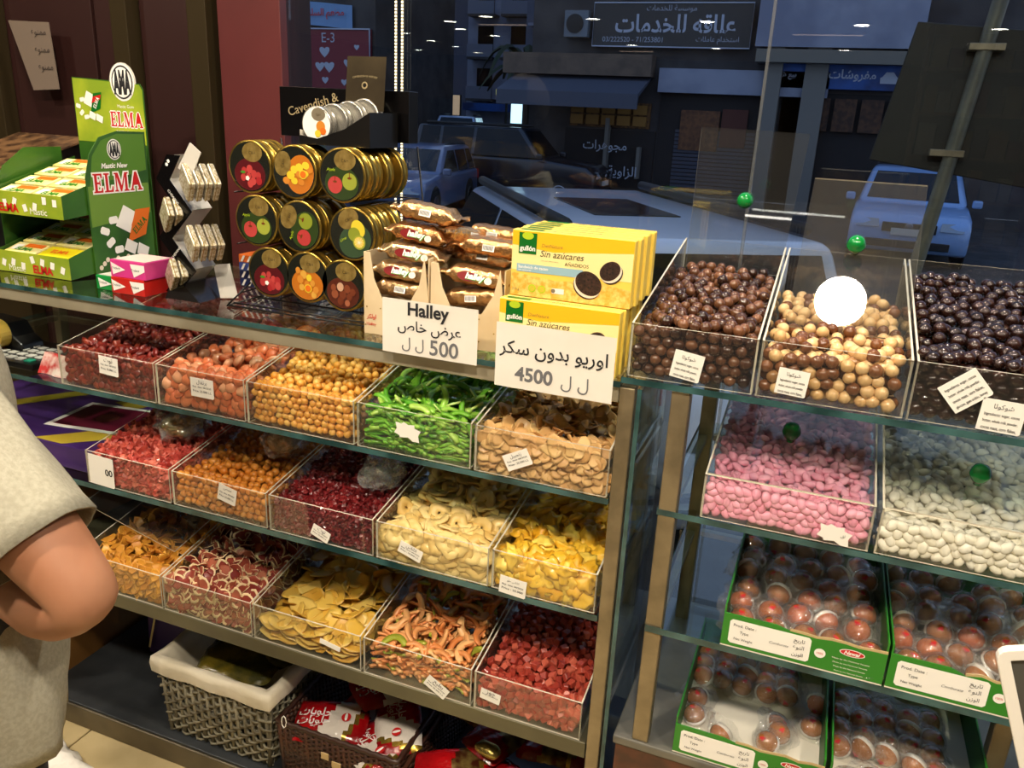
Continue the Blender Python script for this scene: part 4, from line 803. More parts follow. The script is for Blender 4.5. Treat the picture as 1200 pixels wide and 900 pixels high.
serif = {'E': [[(0, 0), (.62, 0), (.62, .26), (.54, .26), (.50, .10), (.26, .10), (.26, .45), (.40, .45), (.42, .36), (.48, .36), (.48, .64), (.42, .64), (.40, .55), (.26, .55), (.26, .90), (.48, .90), (.52, .76), (.60, .76), (.60, 1), (0, 1), (0, .93), (.09, .91), (.09, .09), (0, .07)]],
         'L': [[(0, 0), (.60, 0), (.62, .30), (.54, .30), (.48, .10), (.27, .10), (.27, .91), (.38, .93), (.38, 1), (0, 1), (0, .93), (.10, .91), (.10, .09), (0, .07)]],
         'M': [[(0, 0), (.26, 0), (.26, .07), (.18, .09), (.18, .75), (.40, 0), (.50, 0), (.74, .76), (.74, .09), (.66, .07), (.66, 0), (1, 0), (1, .07), (.91, .09), (.91, .91), (1, .93), (1, 1), (.74, 1), (.50, .30), (.28, 1), (0, 1), (0, .93), (.09, .91), (.09, .09), (0, .07)]],
         'A': [[(0, 0), (.28, 0), (.28, .07), (.20, .09), (.26, .28), (.56, .28), (.61, .09), (.53, .07), (.53, 0), (.88, 0), (.88, .07), (.80, .09), (.52, 1), (.36, 1), (.08, .09), (0, .07)]]}
def serif_word(f, word, mat, par, a, b, h, kx=1.0, c=.001, out=None):
    x = 0; adv = {'E': .72, 'L': .70, 'M': 1.1, 'A': .92}; tot = sum(adv[q] for q in word)*h*kx
    for q in word:
        for pts in serif[q]:
            P2 = [(a-tot/2+(x+p[0])*h*kx, b+(p[1]-.5)*h) for p in pts]
            m = MB(); m.add([f.p(u, v, c) for u, v in P2], [tuple(range(len(P2)))]); ob = m.build('letter', mat, par, fix=False)
            if out:
                cx_, cy_ = sum(p[0] for p in P2)/len(P2), b
                m = MB(); e = h*.075
                for k8, (u, v) in enumerate([(-e, 0), (e, 0), (0, -e), (0, e), (-e, -e), (e, e), (-e, e), (e, -e)]): m.add([f.p(p+u, q2+v, c-.0001-.00006*k8) for p, q2 in P2], [tuple(range(len(P2)))])
                m.build('letter_outline', out, par, fix=False)
        x += adv[q]
serif_word(bk, 'ELMA', pr_red, gd, .055, .006, .034, .86, .0009, wht); text(bk, 'Mastic Gum', wht, gd, .055, .036, w=.05)
text(bk, 'Sugar free chewing gum', wht, gd, .055, -.022, w=.07)
def gumprint(f, sc_, a, b, rot):
    g = f.at(a, b, 0, rot)
    for i, (u, v, r_) in enumerate(((-.03, .02, 10), (-.045, .004, -15), (-.035, -.012, 40), (-.02, -.022, 10))): 
        h = g.at(u*sc_, v*sc_, 0, r_); h.poly([(sx1*.008*sc_*ka, sy1*.0052*sc_*kb) for sx1, sy1, ka, kb in ((1, 1, 1, .5), (1, 1, .75, 1), (-1, 1, .75, 1), (-1, 1, 1, .5), (-1, -1, 1, .5), (-1, -1, .75, 1), (1, -1, .75, 1), (1, -1, 1, .5))], wht, 'gum_print', gd, .0012)
    g.poly([(-.026*sc_, .012*sc_), (.004*sc_, .0*sc_), (.016*sc_, .03*sc_), (-.012*sc_, .042*sc_)], wht, 'pack_print', gd, .0014)
    g.poly([(-.004*sc_, -.012*sc_), (.030*sc_, .0*sc_), (.038*sc_, .04*sc_), (.010*sc_, .036*sc_)], dgreen if sc_ < 1 else pr_or, 'pack_print', gd, .0018)
    g.poly([(.002*sc_, .012*sc_), (.032*sc_, .022*sc_), (.036*sc_, .034*sc_), (.008*sc_, .028*sc_)], pr_red if sc_ < 1 else pr_or, 'pack_print', gd, .002)
    serif_word(g.at(.018*sc_, .014*sc_, 0, 60 if sc_ < 1 else 45), 'ELMA', wht if sc_ < 1 else dgreen, gd, 0, 0, .010*sc_, .9, .0024)
    for k in range(2): g.poly([((-.012+k*.024)*sc_, (-.022-k*.006)*sc_), ((.008+k*.024)*sc_, (-.03-k*.006)*sc_), ((.014+k*.022)*sc_, (-.014-k*.006)*sc_), ((-.006+k*.022)*sc_, (-.006-k*.006)*sc_)], wht, 'gum_print', gd, .0022)
gumprint(bk, .95, -.052, .028, 0)
# right side wall, turned towards the viewer
sd = Fr((-1.262, .25, C1), (.16, -.06, 0), (0, 0, 1))
sp2 = [(-.097, 0), (.083, 0), (.083, .316), (.0, .318), (-.05, .305), (-.080, .27), (-.097, .22)]
sd = Fr((-1.265, .2475, C1), (0, 1, 0), (0, 0, 1)); sd.poly(sp2, dg, 'side_board', gd, 0, .002)
sd.poly([(-.088, .20), (.078, .23), (.078, .311), (.0, .312), (-.046, .298), (-.074, .265)], M('display_mid_green', rgb(84, 128, 36), .4, coat=.2), 'side_print', gd, .0003)
sd.poly([(-.094, .11), (.080, .13), (.080, .20), (-.094, .20)], M('display_soft_green', rgb(104, 140, 50), .4, coat=.2), 'side_print', gd, .0003)
logo(sd, -.012, .278, .020); serif_word(sd, 'ELMA', pr_red, gd, -.008, .206, .042, .98, .0009, wht); text(sd, 'Mastic New', wht, gd, -.015, .243, w=.075, bold=.03, italic=.2)
gumprint(sd, 1.6, .010, .085, -6)
sb = [(-.094, .016), (-.07, .02), (-.04, .012)]
for k in range(9): sd.disc(-.082+k*.010, .018+(k % 3)*.008, .006, cream, 'mastic_print', gd, .0014, n=7)
MB().prism([(-1.505, .12, C1), (-1.505, .30, C1), (-1.505, .30, C1+.27), (-1.505, .20, C1+.27), (-1.505, .14, C1+.23), (-1.505, .12, C1+.19)], (.002, 0, 0)).build('side_board', dg, gd)
packm = M('gum_pack_cream', rgb(234, 220, 120), .4, c2=rgb(240, 230, 170), ns=30, coat=.2)
for lvl, (zf, hh, yk) in enumerate(((C1+.133, .050, .105), (C1+.001, .048, .105))):
    xl, xr = -1.490, -1.2695; y0, y1 = yk-.02, .325; zb0 = zf; zr = zf+.115
    o = MB(); o.prism([(xl, y0, zb0), (xr, y0, zb0), (xr, y0, zb0+hh), (xl, y0, zb0+hh)], (0, .0015, 0)); o.build('tray_front', lg, gd)
    for xs in (xl, xr-.0015): MB().prism([(xs, y0+.0015, zb0), (xs, y1, zb0+.02), (xs, y1, zr), (xs, y0+.0015, zb0+hh)], (.0015, 0, 0)).build('tray_side', dg, gd)
    MB().prism([(xl+.0015, y0+.0015, zb0+.014), (xr-.0015, y0+.0015, zb0+.014), (xr-.0015, y1, zb0+.092), (xl+.0015, y1, zb0+.092)], (0, 0, .0015)).build('tray_floor', dg, gd)
    f = Fr(((xl+xr)/2, y0, zb0+hh/2)); rnd = random.Random(lvl+3)
    for k in range(7): g = f.at(-.09+k*.03, rnd.uniform(-.008, .012), 0, rnd.uniform(-25, 25)); g.rect(-.006, .006, -.008, .008, wht, 'gum_print', gd)
    text(f, 'ELMA', pr_red, gd, .03 if lvl else -.05, -.010, w=.06, bold=.04); text(f, 'Mastic', wht, gd, -.05 if lvl else .04, -.013, w=.05)
    sl = Vector((0, y1-y0, .078)).normalized()
    for r_ in range(4):
        for c_ in range(2):
            p0 = Vector((xl+.057+c_*.104, y0+.032+r_*.052, zb0+.052+r_*.0172)); fr2 = Fr(p0, (1, 0, 0), sl)
            yl0 = lvl == 1 and c_ == 1 and r_ == 0; t = thing('gum_pack', ('yellow' if yl0 else 'cream')+' gum pack, row %s from the front, %s column, %s green tray' % (('one', 'two', 'three', 'four')[r_], ('left', 'right')[c_], ('upper', 'lower')[lvl]), 'gum', p0, 'gum packs in the green display trays')
            yl = (lvl == 1 and c_ == 1 and r_ == 0)
            m = MB(); m.hexa([tuple(fr2.p(a, b, c)) for c in (-.013, 0) for a, b in ((-.048, -.0235), (.048, -.0235), (.048, .0235), (-.048, .0235))]); m.build('pack_body', M('gum_pack_yellow', rgb(226, 208, 30), .4, coat=.2) if yl else packm, t, bevel=.0015)
            if not yl: fr2.rect(-.012, .043, .004, .020, pr_or, 'orange_band', t); text(fr2, 'ELMA', pr_green, t, .0, -.006, w=.05, bold=.03, c=.0008); fr2.rect(-.04, -.018, -.012, .012, wht, 'white_band', t)
            else: text(fr2, 'ELMA', pr_or, t, 0, 0, w=.05, bold=.03)
# black chocolate display at the far left
cdp = thing('chocolate_display', 'black open box of brown sweets at the left frame edge, on the counter', 'box', (-1.62, .30, C1))
MB().box(-1.78, -1.552, .20, .42, C1, C1+.205).build('box_body', M('black_box_card', None), cdp, bevel=.002)
MB().prism([(-1.79, .19, C1+.215), (-1.55, .19, C1+.215), (-1.53, .42, C1+.285), (-1.79, .42, C1+.285)], (0, 0, .004)).build('top_print', M('brown_sweet_print', rgb(120, 88, 58), .4, c2=rgb(60, 40, 26), ns=30, coat=.3), cdp)
MB().prism([(-1.549, .19, C1+.18), (-1.549, .42, C1+.24), (-1.549, .42, C1+.284), (-1.549, .19, C1+.214)], (-.0015, 0, 0)).build('side_print', M('black_box_card', None), cdp)
# ------------------------------------------------------------------ shelf items at the left
td = thing('tape_dispenser', 'black tape dispenser with yellow tape on the upper glass shelf', 'tape dispenser', (-1.56, .14, Z2+.0005))
bt_ = M('black_plastic', rgb(14, 14, 15), .3, coat=.3)
MB().prism([(-1.66, .10, Z2+.0005), (-1.47, .10, Z2+.0005), (-1.475, .10, Z2+.03), (-1.50, .10, Z2+.045), (-1.52, .10, Z2+.075), (-1.60, .10, Z2+.08), (-1.66, .10, Z2+.05)], (0, .06, 0)).build('body', bt_, td, bevel=.004)
MB().lathe([(.012, -.014), (.034, -.014), (.034, .014), (.012, .014)], (-1.535, .085, Z2+.052), (0, 1, 0), 24).build('tape_roll', M('yellow_tape', rgb(190, 160, 70), .3, coat=.3), td)
kb = thing('calculator', 'black desk calculator with white keys on the upper glass shelf', 'calculator', (-1.47, .12, Z2+.0005))
MB().prism([(-1.56, .03, Z2+.0005), (-1.36, .03, Z2+.0005), (-1.36, .19, Z2+.0005), (-1.56, .19, Z2+.0005)], (0, 0, .014)).build('body', bt_, kb, bevel=.003)
for i in range(6):
    for j in range(4):
        MB().box(-1.548+i*.029, -1.528+i*.029, .045+j*.028, .062+j*.028, Z2+.0145, Z2+.018).build('key', M('white_key', rgb(190, 190, 184), .4) if not (i == 5 and j == 0) else M('teal_key', rgb(40, 150, 120), .4), kb, bevel=.001)
pk = thing('sweet_packet', 'small red and white paper packet leaning by the leftmost upper bin', 'packet', (-1.30, .05, Z2+.0005))
m = MB(); m.grid(lambda u, v: (-1.343+.092*u, .03+.025*v+.004*math.sin(u*7), Z2+.001+.044*v), 6, 4); m.grid(lambda u, v: (-1.343+.092*u, .10-.045*v, Z2+.001+.044*v), 6, 4); m.build('paper_body', M('red_white_packet', rgb(190, 40, 40), .5, c2=rgb(226, 214, 204), ns=32), pk)
# purple gift box
gb = thing('gift_box', 'large purple and gold box with a framed plum label on the middle shelf', 'box', (-1.50, .22, Z3+.0005))
purple = M('purple_print', rgb(78, 46, 118), .4, c2=rgb(58, 32, 96), ns=5, coat=.3); ygold = M('mustard_print', rgb(178, 156, 50), .4); plum = M('plum_print', rgb(98, 18, 44), .4)
MB().box(-1.79, -1.205, .035, .44, Z3+.0005, Z3+.058).build('box_body', purple, gb, bevel=.002)
tp = Fr((-1.40, .20, Z3+.058), (1, 0, 0), (0, 1, 0))
for pts in ([(.0, -.162), (.09, -.162), (.19, -.07), (.19, .03)], [(-.02, .10), (.05, .235), (.14, .235), (.06, .08)], [(-.36, -.16), (-.30, -.16), (-.05, .235), (-.1, .235)]): tp.poly(pts, ygold, 'stripe_print', gb)
g = tp.at(.055, .005, 0, 8); g.rect(-.115, .115, -.085, .085, wht, 'label_border', gb, .001); g.rect(-.10, .10, -.07, .07, plum, 'label_print', gb, .0014); text(g, 'Patchi\nfruits', ygold, gb, 0, 0, w=.08, c=.002, italic=.3) if False else g.disc(0, 0, .028, M('plum_swirl', rgb(140, 70, 60), .4), 'swirl_print', gb, .0018, n=9)
# clear bags lying in the bins
def blob_bag(name, label, c, s, seed, fillm, grp='clear plastic bags lying in the bins'):
    o = thing(name, label, 'bag', c, grp); rnd = random.Random(seed)
    def lump(r, nz, mt, nm_, zo=0):
        bm = bmesh.new(); bmesh.ops.create_icosphere(bm, subdivisions=3 if mt is film else 4, radius=1)
        p = [rnd.uniform(0, 6) for _ in range(9)]
        for v in bm.verts:
            q = v.co.copy(); d = 1+nz*(abs(math.sin(5*q.x+p[0]+2*q.z))+abs(math.sin(6*q.y+p[1]+3*q.x))+.5*abs(math.sin(13*q.z+p[2]+4*q.y))-1.2)
            v.co = Vector((q.x*s[0], q.y*s[1], q.z*s[2]))*d*r*(1+(rnd.uniform(-.13, .13) if mt is film else 0))+Vector((0, 0, s[2]*zo))
        me = bpy.data.meshes.new(nm_); bm.to_mesh(me); bm.free(); me.materials.append(mt); ob = bpy.data.objects.new(nm_, me); COL.objects.link(ob); ob.parent = o; ORG[ob] = Vector(c); return ob
    (lump(.78, .10, fillm, 'contents', -.1) if fillm is not film else lump(.75, .2, film, 'inner_film')); lump(1, .2, film, 'film'); return o
blob_bag('plastic_bag', 'clear plastic bag of pale slices on the red fruit shreds', (-1.03, .13, .862), (.052, .06, .038), 3, M('pale_yellow_fill', rgb(190, 165, 90), .5, c2=rgb(150, 120, 60), ns=40))
blob_bag('plastic_bag', 'clear bag of white crystals on the amber balls', (-.765, .15, .865), (.042, .05, .036), 5, M('white_fill', rgb(205, 190, 165), .5, c2=rgb(170, 150, 120), ns=60))
blob_bag('plastic_bag', 'crumpled empty clear bag on the crimson shreds', (-.502, .12, .852), (.040, .05, .034), 8, film)
blob_bag('plastic_bag', 'clear bag tucked behind the pineapple rings', (-.40, .24, .88), (.06, .05, .028), 11, M('pale_yellow_fill', None))
# ------------------------------------------------------------------ green cartons of wrapped jelly sweets
gcard = M('green_carton', rgb(44, 128, 34), .4, coat=.2); lin_ = M('carton_liner', rgb(225, 220, 205), .6); amber = M('amber_jelly', None, .12, coat=.8, var=((0, rgb(150, 92, 40)), (.6, rgb(176, 112, 56)), (1, rgb(192, 96, 54))))
wfilm = clear('wrapper_film', (.97, .97, .97), .15, .08, haze=.045, bump=.9, bs=110); cup = M('white_cup', rgb(226, 220, 208), .4)
ctag = M('red_tag', rgb(190, 30, 34), .4)
def jelly_proto():
    o = thing('wrapped_jelly', 'proto', 'sweet', (0, 0, 0)); r = .0205
    MB().lathe([(.002, r*.80), (r*.35, r*.76), (r*.7, r*.55), (r*.93, r*.2), (r, -.1*r), (r*.9, -.35*r)], (0, 0, 0), (0, 0, 1), 14).build('jelly_dome', amber, o, smooth=True)
    MB().lathe([(r*1.12, -.2*r), (r*.95, -.62*r), (r*.1, -.64*r)], (0, 0, 0), (0, 0, 1), 14).build('paper_cup', cup, o, smooth=True)
    m = MB(); m.box(-.0055, .0055, -.002, .002, r*.79, r*.82); m.box(-.002, .002, -.0055, .0025, r*.80, r*.83); m.build('red_tag', ctag, o)
    m = MB(); rnd = random.Random(4)
    m.grid(lambda u, v: ((lambda a, q, zz: ((q*r*1.35)*math.cos(a)*(1+.12*math.sin(7*a)*v), (q*r*1.35)*math.sin(a)*(1+.12*math.cos(5*a)*v), zz))(2*math.pi*u, math.sin(.12+v*1.9)**.8 if v < .8 else 1.0+(v-.8)*2.2, r*(1.08-1.75*v)+.0012*math.sin(u*60+v*9))), 18, 7, wrap=True)
    m.build('film_wrapper', wfilm, o, smooth=True, fix=False); return o
jp = jelly_proto(); used_j = [False]
WH = ['upper left green carton', 'upper right green carton', 'lower left green carton', 'lower right green carton']
def green_carton(label, x0, x1, y0, y1, z0, h, k, cells, seed, sheet=False):
    o = thing('green_carton', label, 'box', ((x0+x1)/2, (y0+y1)/2, z0), 'green cartons of wrapped jellies'); t = .0025
    MB().box(x0, x1, y0, y1, z0, z0+t).build('base', lin_, o)
    m = MB(); n = 12; rnd = random.Random(seed); top = [(x0+(x1-x0)*i/n, z0+h*(1-(.0 if i < 5 else .10*rnd.random()+.03))) for i in range(n+1)]
    m.prism([(x1, y0, z0+t), (x0, y0, z0+t)]+[(a, y0, b) for a, b in top], (0, t, 0)); m.build('front_wall', gcard, o)
    MB().prism([(a, y0+.0002, b) for a, b in top[5:]]+[(a, y0+.0002, b+.004) for a, b in top[5:][::-1]], (0, .002, 0)).build('torn_edge', M('torn_card', rgb(190, 165, 120), .7), o)
    for xs in (x0, x1-t):
        MB().box(xs, xs+t, y0+t, y1-t, z0+t, z0+h*1.25).build('side_wall', gcard, o)
        xi = xs+t if xs == x0 else xs-.0008; MB().box(xi, xi+.0008, y0+t, y1-t, z0+t, z0+h*1.2).build('side_liner', M('green_liner', rgb(30, 84, 26), .5), o)
    MB().box(x0, x1, y1-t, y1, z0+t, z0+h*1.25).build('back_wall', gcard, o)
    W_ = x1-x0; f = Fr(((x0+x1)/2, y0, z0+h/2))
    lw, lh, la = W_*.255, h*.36, -W_*.20
    pts = [(la-lw+.004, -lh), (la+lw-.004, -lh), (la+lw, -lh+.004), (la+lw, lh-.004), (la+lw-.004, lh), (la-lw+.004, lh), (la-lw, lh-.004), (la-lw, -lh+.004)]
    sl = f.poly(pts, wht, 'white_label', o, .0004, .0003)
    for i, s in enumerate(('Prod. Date :', 'Type', 'Net Weight')): text(f, s, ink, o, la-lw*.62, lh*(.58-.58*i), w=(.036, .014, .030)[i]*W_/.25, c=.0010)
    for i, s in enumerate(('تاريخ', 'النوع', 'الوزن')): text(f, ar(s), ink, o, la+lw*.72, lh*(.5-.55*i), w=.017, c=.0010)
    text(f, 'Comburate', inkgrey, o, la+lw*.25, -lh*.1, w=.03, c=.001, italic=.3)
    f.disc(W_*.115, .0, .0085, wht, 'seal_print', o, .0006, n=20); text(f, '100%', pr_red, o, W_*.115, 0, w=.010, c=.0010)
    f.disc(W_*.30, h*.22, .019, wht, 'logo_print', o, .0006, rb=.0065); f.disc(W_*.30, h*.22, .0175, pr_red, 'logo_print', o, .0008, rb=.0052); text(f, 'Nawal', wht, o, W_*.30, h*.22, w=.024, c=.0012, italic=.3, bold=.03)
    for i in range(4): text(f, 'Made by the National Sweets', wht, o, W_*.30, -h*(.02+.12*i), w=.055-.004*i, h=h*.05, c=.0008)
    if sheet: MB().box(x0+t+.001, x1-t-.001, y0+t+.001, y1-t-.001, z0+t+.0003, z0+t+.003).build('paper_sheet', lin_, o)
    rnd = random.Random(seed)
    for (cx, cy, lz) in cells:
        global jp
        if used_j[0]: c = copy_tree(jp)
        else: c = jp; used_j[0] = True
        c.location = (x0+W_*cx, y0+(y1-y0)*cy, z0+t+.014+lz); flip = rnd.random() < .24
        c.rotation_euler = (R(rnd.uniform(10, 40)+(75 if flip else 0)), R(rnd.gauss(0, 18)), rnd.uniform(-.8, .8))
        c['label'] = 'amber jelly sweet in clear film in the '+WH[k]; c['group'] = 'wrapped jellies in the '+WH[k]
    return o
def full_cells(seed, nx=5, ny=6, ys=.08, dz=0.012):
    rnd = random.Random(seed); return [((i+.62+rnd.uniform(-.1, .1)-.25*(j % 2))/(nx+.1), ys+(j+.3+rnd.uniform(-.1, .1))/(ny+.4)*.93, dz+j*.004+rnd.uniform(0, .005)) for j in range(ny) for i in range(nx)]
ZB1 = Z3+.009
green_carton('green carton of wrapped jellies, left one on the glass shelf under the pink almonds', .212, .462, -.002, .33, .7362, .062, 0, full_cells(1), 61)
green_carton('green carton of wrapped jellies, right one on the glass shelf under the white almonds', .466, .716, -.002, .33, .7362, .062, 1, full_cells(2), 62)
rnd = random.Random(9)
low1 = [(.08, .42, .004), (.09, .27, .004), (.30, .17, .0), (.62, .22, .002), (.68, .38, .002), (.92, .44, .006), (.70, .30, .008), (.95, .62, .01)]+[((i+.5+rnd.uniform(-.1, .1))/6.2, .62+(j*.105)+rnd.uniform(0, .02), .006+.002*j) for j in range(3) for i in range(5)]
low2 = [(.12, .12, .0), (.30, .18, .0), (.88, .12, .0)]+[((i+.5+rnd.uniform(-.1, .1))/6.2, .34+(j*.12)+rnd.uniform(0, .03), .006+.003*j) for j in range(4) for i in range(5)]
green_carton('green carton half emptied to its white sheet, lower left on the base cabinet', .158, .408, .0, .33, .4915, .060, 2, low1, 63, True)
green_carton('green carton of wrapped jellies, lower right on the base cabinet', .416, .66, .0, .33, .4915, .060, 3, low2, 64, True)

nt_ = thing('notice_reflection', 'faint reflection of a slanted paper notice, modelled on the wall above the green display', 'notice', (-1.87, .562, 1.6))  # reflected paper modelled as a sheet, its faintness put into the colours
MB().prism([(-1.951, .562, 1.745), (-1.799, .562, 1.741), (-1.788, .562, 1.569), (-1.887, .562, 1.563)], (0, .002, 0)).build('sheet', M('reflected_paper', rgb(112, 98, 86), .8), nt_)
for i in range(3): text(Fr((-1.80+i*.006, .5615, 1.71-i*.045)), ar('ممنوع'), M('reflected_ink', rgb(52, 42, 38), .8), nt_, -.04, 0, w=.055, c=.001)
# ------------------------------------------------------------------ baskets on the plinth
def weave(o, x0, x1, y0, y1, z0, z1, mat, rows, pitch, r, amp, taper=.0, name='wicker_weave', zz=True):
    """woven strands round the four sides: wavy horizontal strands over upright stakes"""
    m = MB()
    def loop(z, ph):
        k = taper*(z1-z)/(z1-z0); a, b, c, d = x0+k, x1-k, y0+k, y1-k; pts = []
        for (p, q, nn) in (((a, c), (b, c), (0, -1)), ((b, c), (b, d), (1, 0)), ((b, d), (a, d), (0, 1)), ((a, d), (a, c), (-1, 0))):
            L_ = math.dist(p, q); n = max(4, int(L_/pitch)*2)
            for i in range(n):
                t = i/n; w_ = amp*math.cos(math.pi*t*L_/pitch+ph); pts.append((p[0]+(q[0]-p[0])*t+nn[0]*w_, p[1]+(q[1]-p[1])*t+nn[1]*w_, z+.0012*math.sin(t*17+z*90)))
        return pts
    for i in range(rows): m.tube(loop(z0+r+(z1-z0-2*r)*i/(rows-1), math.pi*(i % 2)), r, 4, closed=True)
    w_ = m.build(name, mat, o, smooth=True, fix=False); w_['kind'] = 'stuff'
    m = MB(); k = taper
    for (p, q) in (((x0, y0), (x1, y0)), ((x1, y0), (x1, y1)), ((x1, y1), (x0, y1)), ((x0, y1), (x0, y0))):
        L_ = math.dist(p, q); n = int(L_/pitch)
        for i in range(n):
            t = (i+.5)/n; x, y = p[0]+(q[0]-p[0])*t, p[1]+(q[1]-p[1])*t; cx, cy = (x0+x1)/2, (y0+y1)/2
            kx = k*(1 if x < cx-.001 and abs(x-x0) < .001 else (-1 if abs(x-x1) < .001 else 0)); ky = k*(1 if abs(y-y0) < .001 else (-1 if abs(y-y1) < .001 else 0))
            m.tube([(x+kx, y+ky, z0), (x, y, z1)], r*1.5, 4)
    s_ = m.build('stakes', mat, o, smooth=True, fix=False); s_['kind'] = 'stuff'
ZP = ZB+.001
wg1 = thing('wicker_basket', 'grey wicker basket with a white cloth lining on the metal plinth', 'basket', (-.905, .16, ZP))
wick = M('grey_wicker', None, .6, var=((0, rgb(104, 98, 80)), (1, rgb(150, 144, 122)))); cloth = M('white_lining', rgb(224, 216, 196), .85, c2=rgb(206, 197, 174), ns=12, bump=.2, bs=40)
wx0, wx1, wy0, wy1, wz = -1.065, -.745, .020, .325, .285
weave(wg1, wx0, wx1, wy0, wy1, ZP, wz-.02, wick, 15, .021, .0034, .0065, .014)
m = MB()
def ring_sec(prof):
    """sweeps a profile (out, z) round the basket's rectangular rim"""
    cs = [(wx0, wy0, -1, -1), (wx1, wy0, 1, -1), (wx1, wy1, 1, 1), (wx0, wy1, -1, 1)]; pts = []
    N = 10
    for k in range(4):
        a, b = cs[k], cs[(k+1) % 4]
        for i in range(N):
            t = i/N; sx_ = a[2]+(b[2]-a[2])*t; sy_ = a[3]+(b[3]-a[3])*t; pts.append((a[0]+(b[0]-a[0])*t, a[1]+(b[1]-a[1])*t, (a[2] if a[2] == b[2] else (a[2] if t == 0 else 0)), (a[3] if a[3] == b[3] else (a[3] if t == 0 else 0)), k*10+i))
    n = len(pts); vs = []
    for (o_, z) in prof: vs += [(p[0]+p[2]*o_, p[1]+p[3]*o_, z+.003*math.sin(p[4]*1.7+o_*200)) for p in pts]
    fs = [(j*n+i, j*n+(i+1) % n, (j+1)*n+(i+1) % n, (j+1)*n+i) for j in range(len(prof)-1) for i in range(n)]
    m.add(vs, fs)
ring_sec([(.011, wz-.035), (.013, wz-.01), (.010, wz+.006), (.0, wz+.010), (-.010, wz+.004), (-.014, wz-.03), (-.018, wz-.10)]); m.build('cloth_lining', cloth, wg1, smooth=True)
MB().box(wx0+.018, wx1-.018, wy0+.018, wy1-.018, ZP+.08, ZP+.085).build('cloth_base', cloth, wg1)
def pouch(name, label, c, sx_, sy_, h, rz, rx, ry, mats, seed, grp, prints=None):
    o = thing(name, label, 'bag', (0, 0, 0), grp); rnd = random.Random(seed)
    def fn(u, v, s=1):
        x, y = (u*2-1), (v*2-1); e = (max(0, 1-abs(x)**3.5)*max(0, 1-abs(y)**3.5))**.55
        return (x*sx_*(1-.08*y*y), y*sy_*(1-.06*x*x), s*h*e*(1+.18*math.sin(x*5+seed)*math.cos(y*4+seed*2))+.0015*math.sin(x*23+y*11+seed)+.0012*math.sin(y*31-x*7))
    m = MB(); m.grid(lambda u, v: fn(u, v, 1), 18, 14); b = len(m.f); m.grid(lambda u, v: fn(u, v, -.5), 18, 14)
    m.m = [0]*len(m.f)
    if len(mats) > 1:
        for i in range(b):
            r_, c_ = divmod(i, 17)
            if 8 < c_-.4*(r_-6)+1 < 14.5: m.m[i] = 1
            elif 14.5 <= c_-.4*(r_-6)+1 < 15.8: m.m[i] = 2
    m.build('foil_bag', mats, o, smooth=True)
    if prints:
        q = MB(); v, f = text_mesh(prints, .02, .1, .8); w0 = v[:, 0].max()-v[:, 0].min(); h0 = v[:, 1].max()-v[:, 1].min(); k = sx_*.9/w0
        for (a, b2_) in ((v[:, 0], v[:, 1]),):
            pts = []
            for p_, r_ in zip(a, b2_):
                x = -sx_*.45+(p_-(v[:, 0].min()+w0/2))*k; y = (r_-(v[:, 1].min()+h0/2))*k; z = fn((x/sx_+1)/2, (y/sy_+1)/2)[2]+.0022; pts.append((x, y, z))
            q.add(pts, f)
        q.build('lettering', M('print_bag_white', rgb(225, 215, 210), .4), o, fix=False)
        Fr((sx_*.42, 0, h*1.12), (1, 0, 0), (0, 1, 0)).disc(0, 0, sy_*.20, pr_red, 'emblem', o, .003, n=18); Fr((sx_*.42, 0, h*1.12), (1, 0, 0), (0, 1, 0)).disc(0, 0, sy_*.06, wht, 'emblem', o, .0036, rb=sy_*.18, n=14)
    o.location = c; o.rotation_euler = (R(rx), R(ry), R(rz)); return o
gr_bag = [M('olive_bag_foil', rgb(110, 96, 30), .25, coat=.4, c2=rgb(60, 60, 24), ns=20, bump=.3, bs=60)]
pouch('snack_bag', 'dull yellow bag lying at the front in the white lined basket', (-.90, .12, .262), .10, .07, .018, 12, 8, 0, gr_bag, 2, 'yellow bags in the lined basket')
pouch('snack_bag', 'dull yellow bag lying at the back in the white lined basket', (-.85, .21, .268), .10, .07, .018, -20, -6, 0, gr_bag, 5, 'yellow bags in the lined basket')
pp = thing('box_packet', 'dark purple box with a pale stripe standing behind the lined basket', 'box', (-1.24, .28, ZP))
MB().prism([(-1.33, .24, ZP), (-1.14, .24, ZP), (-1.10, .26, ZP+.19), (-1.34, .26, ZP+.19)], (0, .06, 0)).build('carton', M('dark_purple_box', rgb(66, 40, 110), .4, coat=.2), pp, bevel=.002)
Fr((-1.24, .245, ZP+.09), (1, 0, 0), (0, .1, 1)).poly([(-.085, -.07), (-.078, -.07), (-.045, .085), (-.052, .085)], M('print_pale_yellow', None), 'stripe_print', pp, .004)
brw = M('dark_brown_wicker', None, .5, coat=.2, var=((0, rgb(48, 26, 16)), (1, rgb(78, 44, 26))))
def brown_basket(label, x0, x1, y0, y1, z1):
    o = thing('wicker_basket', label, 'basket', ((x0+x1)/2, (y0+y1)/2, ZP), 'dark brown wicker baskets')
    weave(o, x0, x1, y0, y1, ZP, z1, brw, 24, .014, .0036, .0030, .01)
    P_ = [(x0, y0, z1), (x1, y0, z1), (x1, y1, z1), (x0, y1, z1)]; pts = []
    for k in range(4):
        a, b = Vector(P_[k]), Vector(P_[(k+1) % 4])
        for i in range(24): t = i/24; pts.append(a+(b-a)*t+Vector((0, 0, .0016*(-1)**i)))
    MB().tube(pts, .0062, 6, closed=True).build('rolled_rim', brw, o, smooth=True)
    MB().box(x0+.012, x1-.012, y0+.012, y1-.012, ZP, ZP+.006).build('basket_floor', brw, o); return o
